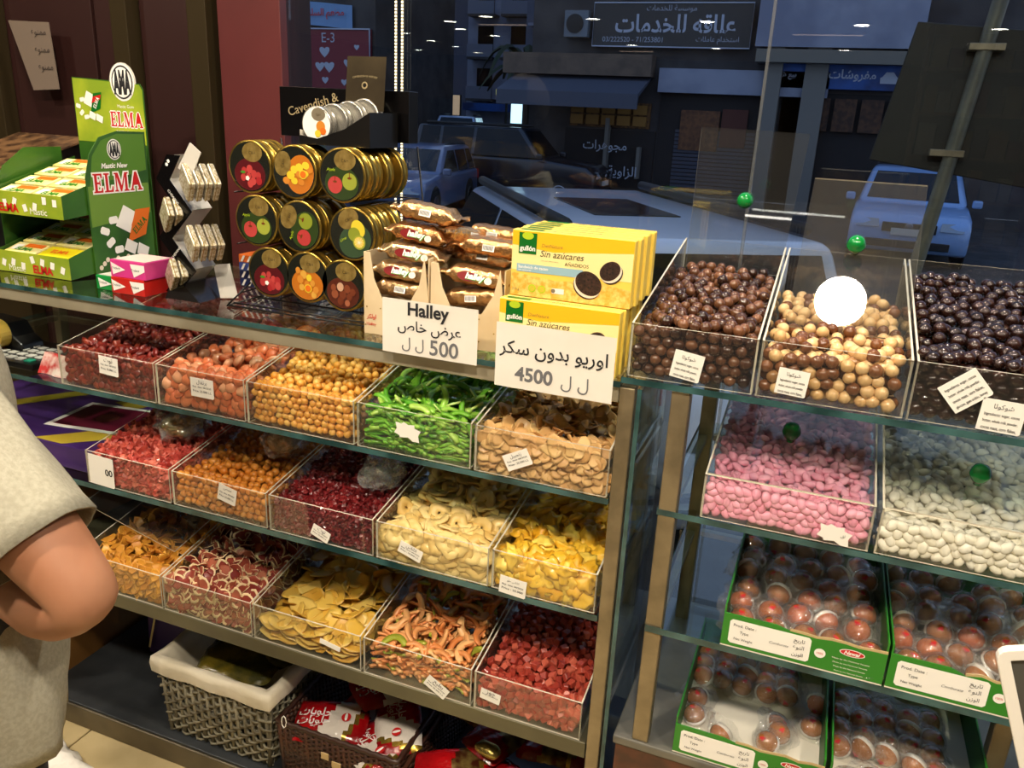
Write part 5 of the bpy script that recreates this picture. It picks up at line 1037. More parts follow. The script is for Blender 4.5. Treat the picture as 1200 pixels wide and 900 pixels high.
w2_ = brown_basket('dark brown wicker basket of red bags, beside the lined basket', -.722, -.412, .020, .42, .225)
w3_ = brown_basket('dark brown wicker basket of striped red bags at the bottom edge', -.400, -.045, .020, .42, .205)
tagm = M('wooden_tag', rgb(196, 170, 120), .6)
MB().tube([(-.70+.006*math.cos(t*.8), .016-.002*t/8, .232+.016*math.sin(t*.8)) for t in range(8)], .0012, 6, closed=True).build('white_string', wht, w2_); 
MB().box(-.600, -.580, .010, .0125, .172, .190).build('name_tag', tagm, w2_, bevel=.002); MB().box(-.572, -.548, .009, .0115, .158, .176).build('name_tag', tagm, w2_, bevel=.002)
redf = M('red_bag_foil', rgb(170, 14, 20), .18, coat=.5, c2=rgb(120, 8, 14), ns=8, bump=.35, bs=50); whf = M('white_bag_foil', rgb(214, 206, 196), .25, coat=.4, bump=.35, bs=50); gof = M('gold_bag_band', rgb(176, 146, 60), .25, .8)
rbp = [(-.62, .085, .205, 20, 14, 0), (-.50, .070, .185, -28, 10, -6), (-.54, .20, .245, 55, 6, 4), (-.47, .25, .262, -38, -4, 0), (-.62, .30, .25, 10, 0, 6), (-.60, .19, .17, 80, 0, 0), (-.47, .13, .215, -60, 12, 8)]
for i, (x, y, z, rz, rx, ry) in enumerate(rbp):
    pouch('sweet_bag', 'red bag with a white top, %s in the brown basket' % ['front left', 'front right', 'middle', 'back right', 'back left', 'lowest', 'right of the middle'][i], (x, y, z), .085, .055, .017, rz, rx, ry, [redf, whf, gof], i*3+1, 'red bags in the brown basket', ar('حلويات')+'\n'+ar('حلويات'))
strp = [redf, M('gold_stripe_foil', rgb(150, 128, 70), .3, .6, c2=rgb(90, 40, 24), ns=40), gof]
for i, (x, y, z, rz, rx, ry) in enumerate([(-.30, .07, .20, 30, 16, 0), (-.17, .08, .19, -25, 12, 0), (-.24, .19, .225, 70, 4, 0), (-.12, .22, .21, 10, 0, 0), (-.31, .25, .22, -15, 0, 0)]):
    pouch('sweet_bag', 'red bag with fine gold stripes, %s in the bottom basket' % ['front left', 'front right', 'middle', 'back right', 'back left'][i], (x, y, z), .085, .055, .017, rz, rx, ry, strp, i*5+2, 'striped red bags in the bottom basket')
goldsweet = thing('gold_sweet', 'large sweet in shiny gold foil among the striped red bags', 'sweet', (-.235, .10, .262))
o = bpy.data.objects.new('foil_wrapper', P_ico('foil_wrapper', M('pale_gold_foil', rgb(190, 170, 96), .25, .9, bump=.3, bs=70), .018, (1.7, 1, .85), .05, 3)); COL.objects.link(o); o.parent = goldsweet; goldsweet.rotation_euler = (0, 0, R(-12))
# white plastic bag on the floor by the plinth
fb = thing('plastic_bag', 'crumpled white plastic bag on the tiles in front of the plinth', 'bag', (-1.32, -.22, 0))
m = MB(); rnd = random.Random(4)
def bagfn(u, v):
    a = 2*math.pi*u; q = v; k = 1+.16*math.sin(3*a+1)+.10*math.sin(7*a+q*6)+.05*math.sin(13*a-q*9)
    return (-1.30+.20*math.cos(a)*k*math.sin(.15+q*1.5), -.22+.15*math.sin(a)*k*math.sin(.15+q*1.5), .002+.085*(1-q**1.8)*(1+.2*math.sin(5*a+q*7)))
m.grid(bagfn, 44, 14, wrap=True); m.f.append(tuple(range(44))); m.m.append(0)
m.build('bag_sheet', M('white_bag', rgb(226, 222, 214), .45, coat=.2, bump=.4, bs=25), fb, smooth=True)
# white framed card display at the right frame edge
dv = thing('framed_screen', 'white rounded screen frame at the right edge in front of the almond bins', 'screen', (.66, -.30, .0))
f = Fr((.6365, -.26, .925), (1, -.0, 0), (0, .0, 1)); f = f.at(0, 0, 0, 21)
a, b, w_ = .075, .105, .014
outer = []; inner = []
for cx, cy, t0 in ((a-.014, b-.014, 0), (-a+.014, b-.014, 90), (-a+.014, -b+.014, 180), (a-.014, -b+.014, 270)):
    for i in range(5): t = R(t0+22.5*i); outer.append((cx+.014*math.cos(t), cy+.014*math.sin(t))); inner.append((max(-a+w_, min(a-w_, cx+.004*math.cos(t))), max(-b+w_, min(b-w_, cy+.004*math.sin(t)))))
n = len(outer); vs = [f.p(x, y, c) for c in (0, -.012) for P_ in (outer, inner) for x, y in P_]
fs = [(i, (i+1) % n, n+(i+1) % n, n+i) for i in range(n)]+[(2*n+i, 3*n+i, 3*n+(i+1) % n, 2*n+(i+1) % n) for i in range(n)]+[(i, 2*n+i, 2*n+(i+1) % n, (i+1) % n) for i in range(n)]+[(n+i, n+(i+1) % n, 3*n+(i+1) % n, 3*n+i) for i in range(n)]
MB().add(vs, fs).build('frame', M('white_plastic', rgb(236, 232, 222), .3, coat=.3), dv, bevel=.0012)
f.rect(-a+w_-.003, a-w_+.003, -b+w_-.003, b-w_+.003, M('dark_screen', rgb(70, 70, 66), .15, coat=.5), 'screen_panel', dv, -.005, .004)
MB().tube([f.p(.02, -b+.01, -.02), (.68, -.24, .5), (.68, -.24, .012)], .011, 12).build('pole', steel, dv, smooth=True); MB().lathe([(.11, 0), (.11, .008), (.02, .014)], (.68, -.24, 0), (0, 0, 1), 24).build('foot_plate', steel, dv)
# ------------------------------------------------------------------ person in the grey T-shirt
ps = thing('person', 'person in a grey T-shirt with a bent bare arm, standing at the left', 'person', (-.86, -.62, 0))
skin = M('skin', rgb(170, 120, 90), .6, c2=rgb(160, 108, 78), ns=8, sss=.08); shirt = M('grey_marl_shirt', rgb(160, 156, 138), .9, c2=rgb(148, 144, 126), ns=160, bump=.15, bs=300)
def skinned(name, joints, edges, root, mat, par, sub=2):
    me = bpy.data.meshes.new(name); og = ORG[par]; me.from_pydata([Vector(j[:3])-og for j in joints], edges, []); ob = bpy.data.objects.new(name, me); COL.objects.link(ob); ob.parent = par; ORG[ob] = og
    me.materials.append(mat); sk = ob.modifiers.new('skin', 'SKIN'); sk.use_smooth_shade = True
    if not me.skin_vertices: 
        bpy.context.view_layer.objects.active = ob
    for i, j in enumerate(joints):
        v = me.skin_vertices[0].data[i]; v.radius = (j[3], j[4] if len(j) > 4 else j[3]); v.use_root = (i == root)
    sb_ = ob.modifiers.new('smooth', 'SUBSURF'); sb_.levels = sub; sb_.render_levels = sub; return ob
J = []; E_ = []
def jt(x, y, z, r, to=None, r2=None):
    J.append((x, y, z, r, r2 or r)); i = len(J)-1
    if to is not None: E_.append((to, i))
    return i
pel = jt(-.86, -.62, .98, .13, None, .10); ab = jt(-.86, -.61, 1.10, .125, pel, .10); ch = jt(-.86, -.59, 1.22, .13, ab, .10); nk = jt(-.86, -.57, 1.36, .055, ch); hd0 = jt(-.86, -.55, 1.43, .055, nk)
hd1 = jt(-.865, -.54, 1.51, .078, hd0, .09); hd2 = jt(-.87, -.54, 1.59, .07, hd1, .085)
sh = jt(-.785, -.59, 1.215, .055, ch); ua = jt(-.675, -.60, 1.125, .054, sh); ua2 = jt(-.578, -.60, 1.055, .058, ua); el = jt(-.492, -.60, .975, .044, ua2); fa = jt(-.585, -.582, .935, .054, el); fa2 = jt(-.71, -.54, .915, .050, fa); wr_ = jt(-.83, -.465, .925, .028, fa2, .034); pm = jt(-.88, -.44, .93, .020, wr_, .034)
shl = jt(-.985, -.575, 1.235, .060, ch); ul = jt(-1.07, -.56, 1.06, .047, shl); ell = jt(-1.12, -.54, .93, .041, ul); fl_ = jt(-1.12, -.46, .84, .038, ell); wl = jt(-1.11, -.38, .76, .026, fl_); pl_ = jt(-1.11, -.345, .72, .020, wl, .034)
hp = jt(-.77, -.62, .93, .095, pel); kn = jt(-.765, -.60, .52, .060, hp); ak = jt(-.765, -.63, .09, .040, kn); to_ = jt(-.765, -.50, .035, .033, ak)
hpl = jt(-.95, -.62, .93, .095, pel); knl = jt(-.955, -.60, .52, .060, hpl); akl = jt(-.955, -.63, .09, .040, knl); tol = jt(-.955, -.50, .035, .033, akl)
for (p, dx, dy) in ((pm, -.06, .03), (pl_, .0, .06)):
    px_, py_, pz_ = J[p][:3]; d = Vector((dx, dy, 0)).normalized(); s_ = Vector((0, 0, 1)).cross(d)
    for k, (o_, l_) in enumerate(((-.026, .055), (-.009, .066), (.009, .062), (.026, .048))):
        b0 = Vector((px_, py_, pz_))+d*.02+s_*o_; q1 = jt(*(b0+d*.02), .0105, p); q2 = jt(*(b0+d*(.02+l_*.55)+Vector((0, 0, -.008))), .009, q1); jt(*(b0+d*(.02+l_*.9)+Vector((0, 0, -.026))), .0078, q2)
    t1 = jt(*(Vector((px_, py_, pz_))-s_*.034+d*.0), .0115, p); jt(*(Vector((px_, py_, pz_))-s_*.05+d*.035+Vector((0, 0, -.012))), .009, t1)
skinned('body', J, E_, 0, skin, ps)
m = MB()
def shirtfn(u, v):
    a = 2*math.pi*u; z = .66+.70*v; HW = [.212, .216, .204, .182, .166, .152, .146, .115, .075]
    i_ = min(7, int(v*8)); hw = HW[i_]+(HW[i_+1]-HW[i_])*(v*8-i_)
    hd = .145-.03*max(0, v-.7)*3; ca, sa = math.cos(a), math.sin(a)
    fold = .006*math.sin(9*a+6*v)+.007*math.sin(5*a-9*v+1)*(1-v)+.004*math.sin(14*a+13*v)
    x = (hw+fold)*(abs(ca)**.8)*(1 if ca > 0 else -1); y = (hd+fold)*(abs(sa)**.8)*(1 if sa > 0 else -1)
    return (-.862+x+.012*math.sin(v*3), -.60+y+.02*v, z)
m.grid(shirtfn, 56, 30, wrap=True)
def tubef(path, n=26, fold=.003):
    def fn(u, v):
        s = v*(len(path)-1); i = min(int(s), len(path)-2); t = s-i; a_, b_2 = path[i], path[i+1]; c = Vector(a_[:3]).lerp(Vector(b_2[:3]), t); r = a_[3]+(b_2[3]-a_[3])*t
        d = (Vector(b_2[:3])-Vector(a_[:3])).normalized(); q = d.cross(Vector((0, 1, 0))).normalized(); w2 = d.cross(q); an = 2*math.pi*u; r += fold*math.sin(3*an+v*8)+fold*.7*math.sin(7*an-v*11)
        return tuple(c+q*r*math.cos(an)+w2*r*math.sin(an))
    return fn
m.grid(tubef([(-.88, -.585, 1.27, .07), (-.80, -.59, 1.215, .078), (-.705, -.598, 1.145, .078), (-.630, -.60, 1.085, .078), (-.568, -.60, 1.028, .080)]), 28, 14, wrap=True)
m.grid(tubef([(-.88, -.58, 1.28, .075), (-.985, -.578, 1.23, .078), (-1.04, -.57, 1.12, .072), (-1.08, -.56, 1.03, .070)]), 28, 12, wrap=True)
sh_o = m.build('t_shirt', shirt, ps, smooth=True); so = sh_o.modifiers.new('thick', 'SOLIDIFY'); so.thickness = .004
m = MB()
for cx in (-.765, -.955): m.grid(tubef([(cx, -.62, .90, .112), (cx, -.60, .55, .082), (cx, -.625, .10, .066)]), 20, 10, wrap=True)
m.grid(lambda u, v: (-.86+.15*math.cos(2*math.pi*u), -.62+.11*math.sin(2*math.pi*u), .70+.18*v), 28, 4, wrap=True); m.build('trousers', M('dark_trousers', rgb(40, 42, 52), .85), ps, smooth=True)
for cx in (-.765, -.955): MB().prism([(cx-.045, -.69, 0), (cx+.045, -.69, 0), (cx+.05, -.50, 0), (cx+.02, -.44, 0), (cx-.02, -.44, 0), (cx-.05, -.50, 0)], (0, 0, .07)).build('shoe', M('dark_shoe', rgb(24, 22, 22), .5), ps, bevel=.02)
hair = P_ico('hair', M('dark_hair', rgb(34, 24, 20), .7), .1, (.92, 1.08, 1.05), .02, 3); ho = bpy.data.objects.new('hair', hair); COL.objects.link(ho); ho.parent = ps; ho.location = Vector((-.868, -.560, 1.61))-ORG[ps]
for dx in (-.032, .028): 
    e = bpy.data.objects.new('eye', P_ico('eye', wht, .012, noise=0)); COL.objects.link(e); e.parent = ps; e.location = Vector((-.868+dx, -.458, 1.555))-ORG[ps]
MB().prism([(-.882, -.452, 1.51), (-.856, -.452, 1.51), (-.869, -.445, 1.555)], (0, .022, 0)).build('nose', skin, ps, bevel=.004); MB().box(-.892, -.845, -.462, -.450, 1.482, 1.49).build('mouth', M('lips', rgb(150, 80, 70), .5), ps, bevel=.003)
# ------------------------------------------------------------------ the street at dusk
def gz(y): return -.75+.018*y
asph = M('asphalt', rgb(70, 70, 72), .85, c2=rgb(54, 54, 56), ns=3, bump=.2, bs=30)
g = MB(); g.add([(-60, .75, gz(.75)), (30, .75, gz(.75)), (30, 90, gz(90)), (-60, 90, gz(90))], [(0, 1, 2, 3)]); struct(g.build('street_ground', asph, org=(0, 0, 0)))
struct(MB().box(-12, 6, .73, 1.9, -.9, -.62).build('pavement', M('pavement_stone', rgb(128, 124, 116), .8, c2=rgb(104, 100, 94), ns=6)))
struct(MB().box(-12, 6, FRONT+.11, .74, -1, -.1).build('trim_2', M('plinth_stone', rgb(110, 105, 98), .7)))
tyre = M('tyre_rubber', rgb(22, 22, 23), .7); cglass = M('car_glass', rgb(10, 13, 19), .12, coat=.0, spec=.35); lampg = M('headlamp_glass', rgb(150, 160, 170), .1, .3, coat=.8); cblk = M('black_trim', rgb(20, 20, 22), .5); chrome = M('chrome', rgb(190, 192, 196), .15, 1)
def car(name, label, x, y, head, L_, W_, H_, paint, suv=False, rack=False):
    """head: direction of the bonnet in degrees; built along local +x"""
    o = thing(name, label, 'car', (0, 0, 0), 'cars parked in the street'); pm_ = M('car_paint_'+name+str(int(x*10)), paint, .28, .1, coat=.8)
    h, w_ = L_/2, W_/2; zb = .22; belt = H_*(.60 if suv else .62); hood = belt*.98; rr_ = .31
    prof = [(-h, .35), (-h*.98, zb), (h*.97, zb), (h, .42), (h*.99, hood*.74), (h*.90, hood*.90), (h*.42, belt), (-h*.96, belt), (-h*.995, belt*.85)]
    m = MB(); n = len(prof)
    secs = ((-1, .90), (-.90, 1.0), (.90, 1.0), (1, .90)); vs = []
    for s_, k in secs: vs += [(a*(1 if abs(s_) < .95 else .99), s_*w_, b if b < belt*.7 else b*(.985 if abs(s_) > .95 else 1)) for a, b in prof]
    fs = [(i, (i+1) % n, (j+1)*n+(i+1) % n, (j+1)*n+i) if j == 0 else (j*n+i, j*n+(i+1) % n, (j+1)*n+(i+1) % n, (j+1)*n+i) for j in range(3) for i in range(n)]+[tuple(range(n))[::-1], tuple(range(3*n, 4*n))]
    m.add(vs, fs); m.build('body', pm_, o, bevel=.06, seg=3, smooth=True)
    rb_, rf = (-.93 if suv else -.86), (.14 if suv else -.02); bb_, bf = -.97, .44
    wr2, wb = w_*(.72 if suv else .80), w_*.97
    lo = [(bb_*h, belt-.02), (bf*h, belt-.02)]; hi = [(rb_*h, H_-.03), (rb_*h*.85, H_), (rf*h*.6, H_), (rf*h+.12, H_-.035)]
    vs = [(lo[0][0], -wb, lo[0][1]), (lo[1][0], -wb, lo[1][1]), (lo[1][0], wb, lo[1][1]), (lo[0][0], wb, lo[0][1]), (hi[0][0], -wr2, hi[3][1]), (hi[3][0], -wr2, hi[3][1]), (hi[3][0], wr2, hi[3][1]), (hi[0][0], wr2, hi[3][1])]
    m = MB(); m.hexa(vs); m.build('cabin', pm_, o, bevel=.07, seg=3, smooth=True)
    zr, zl = H_-.06, belt+.015
    def yy(z): return wb+(wr2-wb)*(z-lo[0][1])/(hi[3][1]-lo[0][1])
    def xr(z, fr_): t = (z-lo[0][1])/(hi[3][1]-lo[0][1]); return (lo[1][0]+(hi[3][0]-lo[1][0])*t) if fr_ else (lo[0][0]+(hi[0][0]-lo[0][0])*t)
    zt = zr-(.012 if suv else .045); xs = [xr(zl, 0)+.16, xr(zl, 0)+.16+.32*L_/4.4, xr(zl, 0)+.85, -.06*h, xr(zl, 1)-.10]
    for s_ in (-1, 1):
        for (a, b) in ((xs[0], xs[0]+.52), (xs[0]+.60, xs[0]+1.38), (xs[0]+1.46, xr(zl, 1)-.10)):
            a2, b2 = max(a, xr(zt, 0)+.13), min(b, xr(zt, 1)-.12)
            pts = [(a, s_*(yy(zl)+.004), zl), (b, s_*(yy(zl)+.004), zl), (b2, s_*(yy(zt)+.004), zt), (a2, s_*(yy(zt)+.004), zt)]
            MB().prism(pts, (0, s_*.004, 0)).build('side_window', cglass, o, bevel=.01)
        MB().tube([(xr(zt, 0)+.2, s_*(wr2-.05), H_+.005), (rf*h, s_*(wr2-.05), H_+.012)], .032 if suv else .012, 8).build('roof_rail', cblk, o, smooth=True)
        MB().box(xr(zl, 1)-.06, xr(zl, 1)+.10, s_*(w_+.02) if s_ > 0 else -w_-.17, s_*(w_+.17) if s_ > 0 else -w_-.02, belt-.01, belt+.12).build('wing_mirror', pm_, o, bevel=.03)
        for wx in (-h*.62, h*.64):
            MB().lathe([(rr_*.6, 0), (rr_, .02), (rr_, .19), (rr_*.6, .21)], (wx, s_*(w_-.19), rr_), (0, s_, 0), 28).build('wheel', tyre, o, smooth=False); MB().lathe([(rr_*.62, .205), (rr_*.55, .216), (rr_*.15, .212)], (wx, s_*(w_-.19), rr_), (0, s_, 0), 20).build('hub_cap', chrome, o)
            MB().lathe([(rr_*1.18, 0), (rr_*1.18, .012)], (wx, s_*(w_-.006), rr_), (0, s_, 0), 28).build('wheel_arch', cblk, o)
        MB().prism([(h*1.005, s_*w_*.50, hood*.66), (h*1.0, s_*w_*.88, hood*.66), (h*.93, s_*w_*.96, hood*.80), (h*.97, s_*w_*.52, hood*.80)], (.015, 0, 0)).build('headlamp', lampg, o, bevel=.01)
        MB().box(-h*1.012, -h*.985, s_*w_*.92-.08 if s_ > 0 else -w_*.92-.08, s_*w_*.92+.08 if s_ > 0 else -w_*.92+.08, belt*.72, belt*.97).build('tail_lamp', M('tail_red', rgb(150, 20, 18), .2, coat=.5), o, bevel=.01)
    t0, t1 = .10, .90
    def ws(fr_, off):
        za, zb2 = lo[0][1]+.07, hi[3][1]-.06; return [(xr(za, fr_)+off, -yy(za)+.12, za), (xr(za, fr_)+off, yy(za)-.12, za), (xr(zb2, fr_)+off, yy(zb2)-.10, zb2), (xr(zb2, fr_)+off, -yy(zb2)+.10, zb2)]
    MB().prism(ws(1, .008), (.006, 0, .004)).build('windscreen', cglass, o, bevel=.01); MB().prism(ws(0, -.008), (-.006, 0, .004)).build('rear_window', cglass, o, bevel=.01)
    MB().box(h*.985, h*1.015, -w_*.45, w_*.45, hood*.60, hood*.76).build('grille', cblk, o, bevel=.01); MB().box(h*.99, h*1.02, -w_*.7, w_*.7, .30, .42).build('lower_grille', cblk, o, bevel=.01)
    for e in (1, -1): MB().box(min(e*h*1.0, e*h*1.022), max(e*h*1.0, e*h*1.022), -.26, .26, .50, .61).build('number_plate', M('plate_white', rgb(200, 200, 196), .5), o)
    MB().lathe([(.07, 0), (.06, .012), (.0, .014)], (h*1.014, 0, hood*.69), (1, 0, 0), 12).build('badge', chrome, o)
    for i in range(4): MB().box(-h*1.004-.012, -h*.99, -w_*.75, w_*.75, .36+i*.07, .38+i*.07).build('bumper_slot', cblk, o) if i < 2 else None
    if suv and not rack: MB().box(-h*.55, -h*.16, -wr2+.42, wr2-.42, H_-.042, H_-.028).build('roof_window', cglass, o, bevel=.004)
    if rack:
        for i in range(4): MB().tube([(-h*.5+i*.35, -wr2+.05, H_+.02), (-h*.5+i*.35, wr2-.05, H_+.02)], .012, 6).build('roof_bar', cblk, o)
    o.location = (x, y, gz(y)); o.rotation_euler = (0, 0, R(head)); return o
PB = lambda r, g, b: rgb(r, g, b)
car('white_suv', 'white estate car with dark roof rails parked close outside the window', -1.50, 4.62, 123, 4.9, 1.90, 1.74, PB(214, 224, 240), True, False)
car('dark_suv', 'dark blue off road car parked side on across the street', -7.25, 18, 3, 4.7, 1.9, 1.74, PB(14, 18, 32), True, True)
car('silver_car', 'silver car facing the window beside the black tin box', -8.0, 14.4, -80, 4.2, 1.7, 1.40, PB(96, 112, 148))
car('white_estate', 'distant white estate car left of the dark off road car', -12.7, 26.5, -72, 4.5, 1.75, 1.75, PB(170, 190, 220), True)
car('dark_car', 'dark car parked beside the distant white estate car', -12.6, 21.5, 5, 4.3, 1.7, 1.45, PB(16, 18, 24))
car('white_hatchback', 'pale blue white hatchback facing the window behind the leaning pole', 1.56, 15.3, -93, 4.0, 1.78, 1.50, PB(140, 176, 226))
car('silver_saloon', 'silver blue car just outside behind the chocolate bins', 2.1, 4.6, 118, 4.2, 1.7, 1.42, PB(120, 144, 186))
# leaning pole with the dark back of a road sign
sg = thing('road_sign', 'large dark back of a road sign on a leaning grey pole outside the window', 'sign', (.66, 3.0, gz(3)))
MB().prism([(.395, 3.05, 1.441), (.494, 3.05, 2.035), (1.34, 3.05, 1.975), (1.25, 3.05, 1.335)], (0, .02, 0)).build('sign_board', M('sign_back', rgb(46, 44, 34), .5, .2, c2=rgb(38, 36, 28), ns=4), sg, bevel=.004)
MB().tube([(.57, 3.0, gz(3)), (.66, 3.0, .82), (.785, 3.0, 2.05), (.81, 3.0, 2.3)], .032, 12).build('pole', M('pole_grey', rgb(122, 120, 100), .5, .3, c2=rgb(100, 98, 82), ns=8), sg, smooth=True)
for (x, z) in ((.775, 1.93), (.705, 1.49)): MB().box(x-.07, x+.07, 2.965, 3.05, z-.015, z+.015).build('clamp', steel, sg, bevel=.003)
# facades
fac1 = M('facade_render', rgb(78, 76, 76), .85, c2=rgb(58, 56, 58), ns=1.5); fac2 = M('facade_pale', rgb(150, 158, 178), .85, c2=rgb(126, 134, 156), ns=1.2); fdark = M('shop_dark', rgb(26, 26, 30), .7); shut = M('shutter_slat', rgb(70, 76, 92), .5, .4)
signd = M('sign_dark', rgb(50, 52, 54), .5); pal = M('sign_lettering', rgb(176, 186, 205), .5); awnm = M('awning_blue_grey', rgb(76, 82, 98), .7); brick_ = M('shop_brown_goods', rgb(120, 84, 44), .7, c2=rgb(60, 40, 26), ns=14)
YB = 20
sc_ = lambda v, y=18: v
def facade(name, label, x0, x1, y0, y1, z1, mat): o = thing(name, label, 'building', ((x0+x1)/2, (y0+y1)/2, gz(y0))); MB().box(x0, x1, y0, y1, gz(y0), z1).build('wall', mat, o); return o
F = Fr((0, YB, 0))
b0 = facade('shop_building', 'long low building with shops and an Arabic sign across the street', -7.6, 9, YB, YB+8, 9, fac1)
k = (YB+1.215)/(18+1.215)
def S18(x, z): return ((x-.273)*k+.273, (z-1.56)*k+1.56)
def srect(x0, x1, z0, z1, mat, name, d=.05, par=None):
    a, b = S18(x0, z0); c, e = S18(x1, z1); return MB().box(a, c, YB-d, YB, b, e).build(name, mat, par or b0)
st_ = thing('shop_sign', 'wide dark shop sign with pale Arabic lettering and a white border', 'sign', (-3.8, YB-.2, 3.3))
a, b = S18(-5.36, 3.13); c, e = S18(-1.90, 4.02)
MB().box(a, c, YB-.2, YB-.06, b, e).build('sign_panel', signd, st_); MB().tube([(a, YB-.21, b), (c, YB-.21, b), (c, YB-.21, e), (a, YB-.21, e)], .02, 4, closed=True).build('border', pal, st_)
F2 = Fr(((a+c)/2, YB-.2, (b+e)/2)); text(F2, ar('علاقه للخدمات'), pal, st_, .1, .03, w=2.9, h=.42, bold=.02, c=.01); text(F2, ar('مؤسسة'.replace('ؤ', 'و')+' للخدمات'), pal, st_, 0, .36, w=1.2, c=.01); text(F2, ar('استخدام عاملات'), pal, st_, 1.15, -.33, w=1.0, c=.01); text(F2, '03/222520 - 71/253801', pal, st_, -.9, -.33, w=1.5, c=.01)
aw = thing('awning', 'grey blue canvas awning over the jewellery shop', 'awning', (-5.4, YB-.7, 2.3)); a, b = S18(-7.2, 2.0); c, e = S18(-3.95, 2.55)
MB().prism([(a, YB, e), (a, YB-1.4, b+.12), (a, YB-1.4, b-.22), (a, YB-1.36, b-.22), (a, YB-1.3, b+.06), (a, YB, e-.06)], (c-a, 0, 0)).build('canvas', awnm, aw)
srect(-7.4, -3.9, 2.5, 2.95, M('balcony_tan', rgb(112, 96, 82), .8, c2=rgb(92, 80, 70), ns=3), 'balcony_edge', .5)
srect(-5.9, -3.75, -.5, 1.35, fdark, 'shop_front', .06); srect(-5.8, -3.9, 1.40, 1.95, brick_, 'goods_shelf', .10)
for i in range(5): srect(-5.75+i*.37, -5.45+i*.37, 1.45, 1.66, M('goods_tan', rgb(150, 110, 50), .7), 'goods_box', .2); srect(-5.75+i*.37, -5.45+i*.37, 1.70, 1.90, M('goods_tan', None), 'goods_box', .2)
srect(-4.88, -4.80, -.4, 1.6, M('pillar_pale', rgb(120, 120, 116), .8), 'pillar', .3); srect(-4.1, -4.03, .3, 1.0, M('pillar_pale', None), 'pillar', .3)
gsx, gsz = S18(-4.85, .98); text(Fr((gsx, YB-.31, gsz)), ar('مجوهرات'), pal, b0, 0, .0, w=1.15, bold=.01, c=.01); gsx, gsz = S18(-4.85, .42); text(Fr((gsx, YB-.31, gsz)), ar('الزاوية الذهبية'), pal, b0, 0, 0, w=1.75, bold=.01, c=.01)
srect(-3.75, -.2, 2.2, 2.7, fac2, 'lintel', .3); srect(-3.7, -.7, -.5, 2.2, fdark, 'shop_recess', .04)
for i in range(22): srect(-3.3, -1.55, -.42+i*.085, -.42+i*.085+.065, shut, 'shutter_slat', .08)
srect(-3.2, -2.35, 1.0, 1.85, M('poster_tan', rgb(120, 80, 50), .7, c2=rgb(90, 58, 40), ns=10), 'poster', .12); srect(-2.3, -1.75, 1.1, 1.9, M('poster_brown', rgb(84, 44, 36), .7), 'poster', .12)
srect(-1.5, -1.15, -.5, 4.2, M('pillar_pale', None), 'pillar', .5); srect(-.7, -.25, -.5, 4.2, M('pillar_pale', None), 'pillar', .45)
srect(-1.75, 1.4, 3.15, 4.3, fac2, 'pale_band', .6); srect(-1.7, 3, 2.85, 3.1, M('concrete_band', rgb(120, 118, 110), .8), 'ledge', .7)
bs_ = thing('shop_sign', 'bright blue Arabic shop sign with a white car drawing', 'sign', (-.1, YB-.3, 2.4)); a, b = S18(-1.40, 2.38); c, e = S18(1.2, 2.86)
MB().box(a, c, YB-.3, YB-.05, b, e).build('sign_panel', M('sign_blue', rgb(36, 92, 176), .5, c2=rgb(24, 50, 104), ns=1.2), bs_); F3 = Fr(((a+c)/2, YB-.3, (b+e)/2)); text(F3, ar('مفروشات الحلا'), pal, bs_, .1, .03, w=1.5, bold=.02, c=.01); text(F3, ar('بيع شراء'), pal, bs_, -1.1, 0, w=.5, c=.01)
F3.poly([(.95, -.12), (1.35, -.12), (1.36, .0), (1.28, .02), (1.2, .12), (1.05, .12), (.98, .02), (.94, 0)], pal, 'car_drawing', bs_, .012)
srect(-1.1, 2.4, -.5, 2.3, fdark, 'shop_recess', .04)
for i in range(4): srect(-.55+i*.52, -.12+i*.52, 1.55, 2.2, M('goods_brown', rgb(86, 58, 40), .7, c2=rgb(54, 38, 30), ns=9), 'goods_box', .2)
ac = thing('air_conditioner', 'outdoor air conditioner unit beside the dark Arabic sign', 'air conditioner', (-6, YB-.3, 3.4)); a, b = S18(-6.0, 3.3); c, e = S18(-5.45, 3.85)
MB().box(a, c, YB-.35, YB, b, e).build('casing', M('ac_casing', rgb(110, 120, 130), .6), ac); MB().lathe([(.22, 0), (.22, .02), (.03, .03)], ((a+c)/2-.03, YB-.36, (b+e)/2), (0, -1, 0), 24).build('fan_grille', cblk, ac)
# far street, balconies
b2_ = facade('apartment_building', 'pale apartment block with balconies far down the street', -19.5, -13.8, 42, 50, 16, fac2)
for lv in range(5):
    z = 2.2+lv*2.1
    for xx in (-19.2, -17.3, -15.4): MB().box(xx, xx+1.5, 41.2, 42, z, z+.12).build('balcony_slab', fac1, b2_); MB().box(xx, xx+1.5, 41.2, 41.25, z+.12, z+.75).build('balcony_rail', M('rail_grey', rgb(120, 128, 146), .6), b2_); MB().box(xx+.3, xx+1.2, 41.97, 42, z+.15, z+1.7).build('window', cglass, b2_)
MB().box(-19.3, -13.9, 41.1, 42, 1.7, 2.1).build('shop_fascia', M('sign_blue', None), b2_)
b3_ = facade('apartment_building', 'grey building at the left end of the street with a banner', -30, -14.6, 24, 30, 12, fac1)
b4_ = facade('apartment_building', 'dark block closing the far end of the street', -38, -5, 62, 70, 13, M('facade_dark', rgb(60, 66, 82), .9))
b5_ = facade('apartment_building', 'grey block with dark windows beside the palm', -11.6, -8.2, 30, 46, 14, M('facade_mid', rgb(110, 118, 138), .9, c2=rgb(96, 104, 124), ns=1))
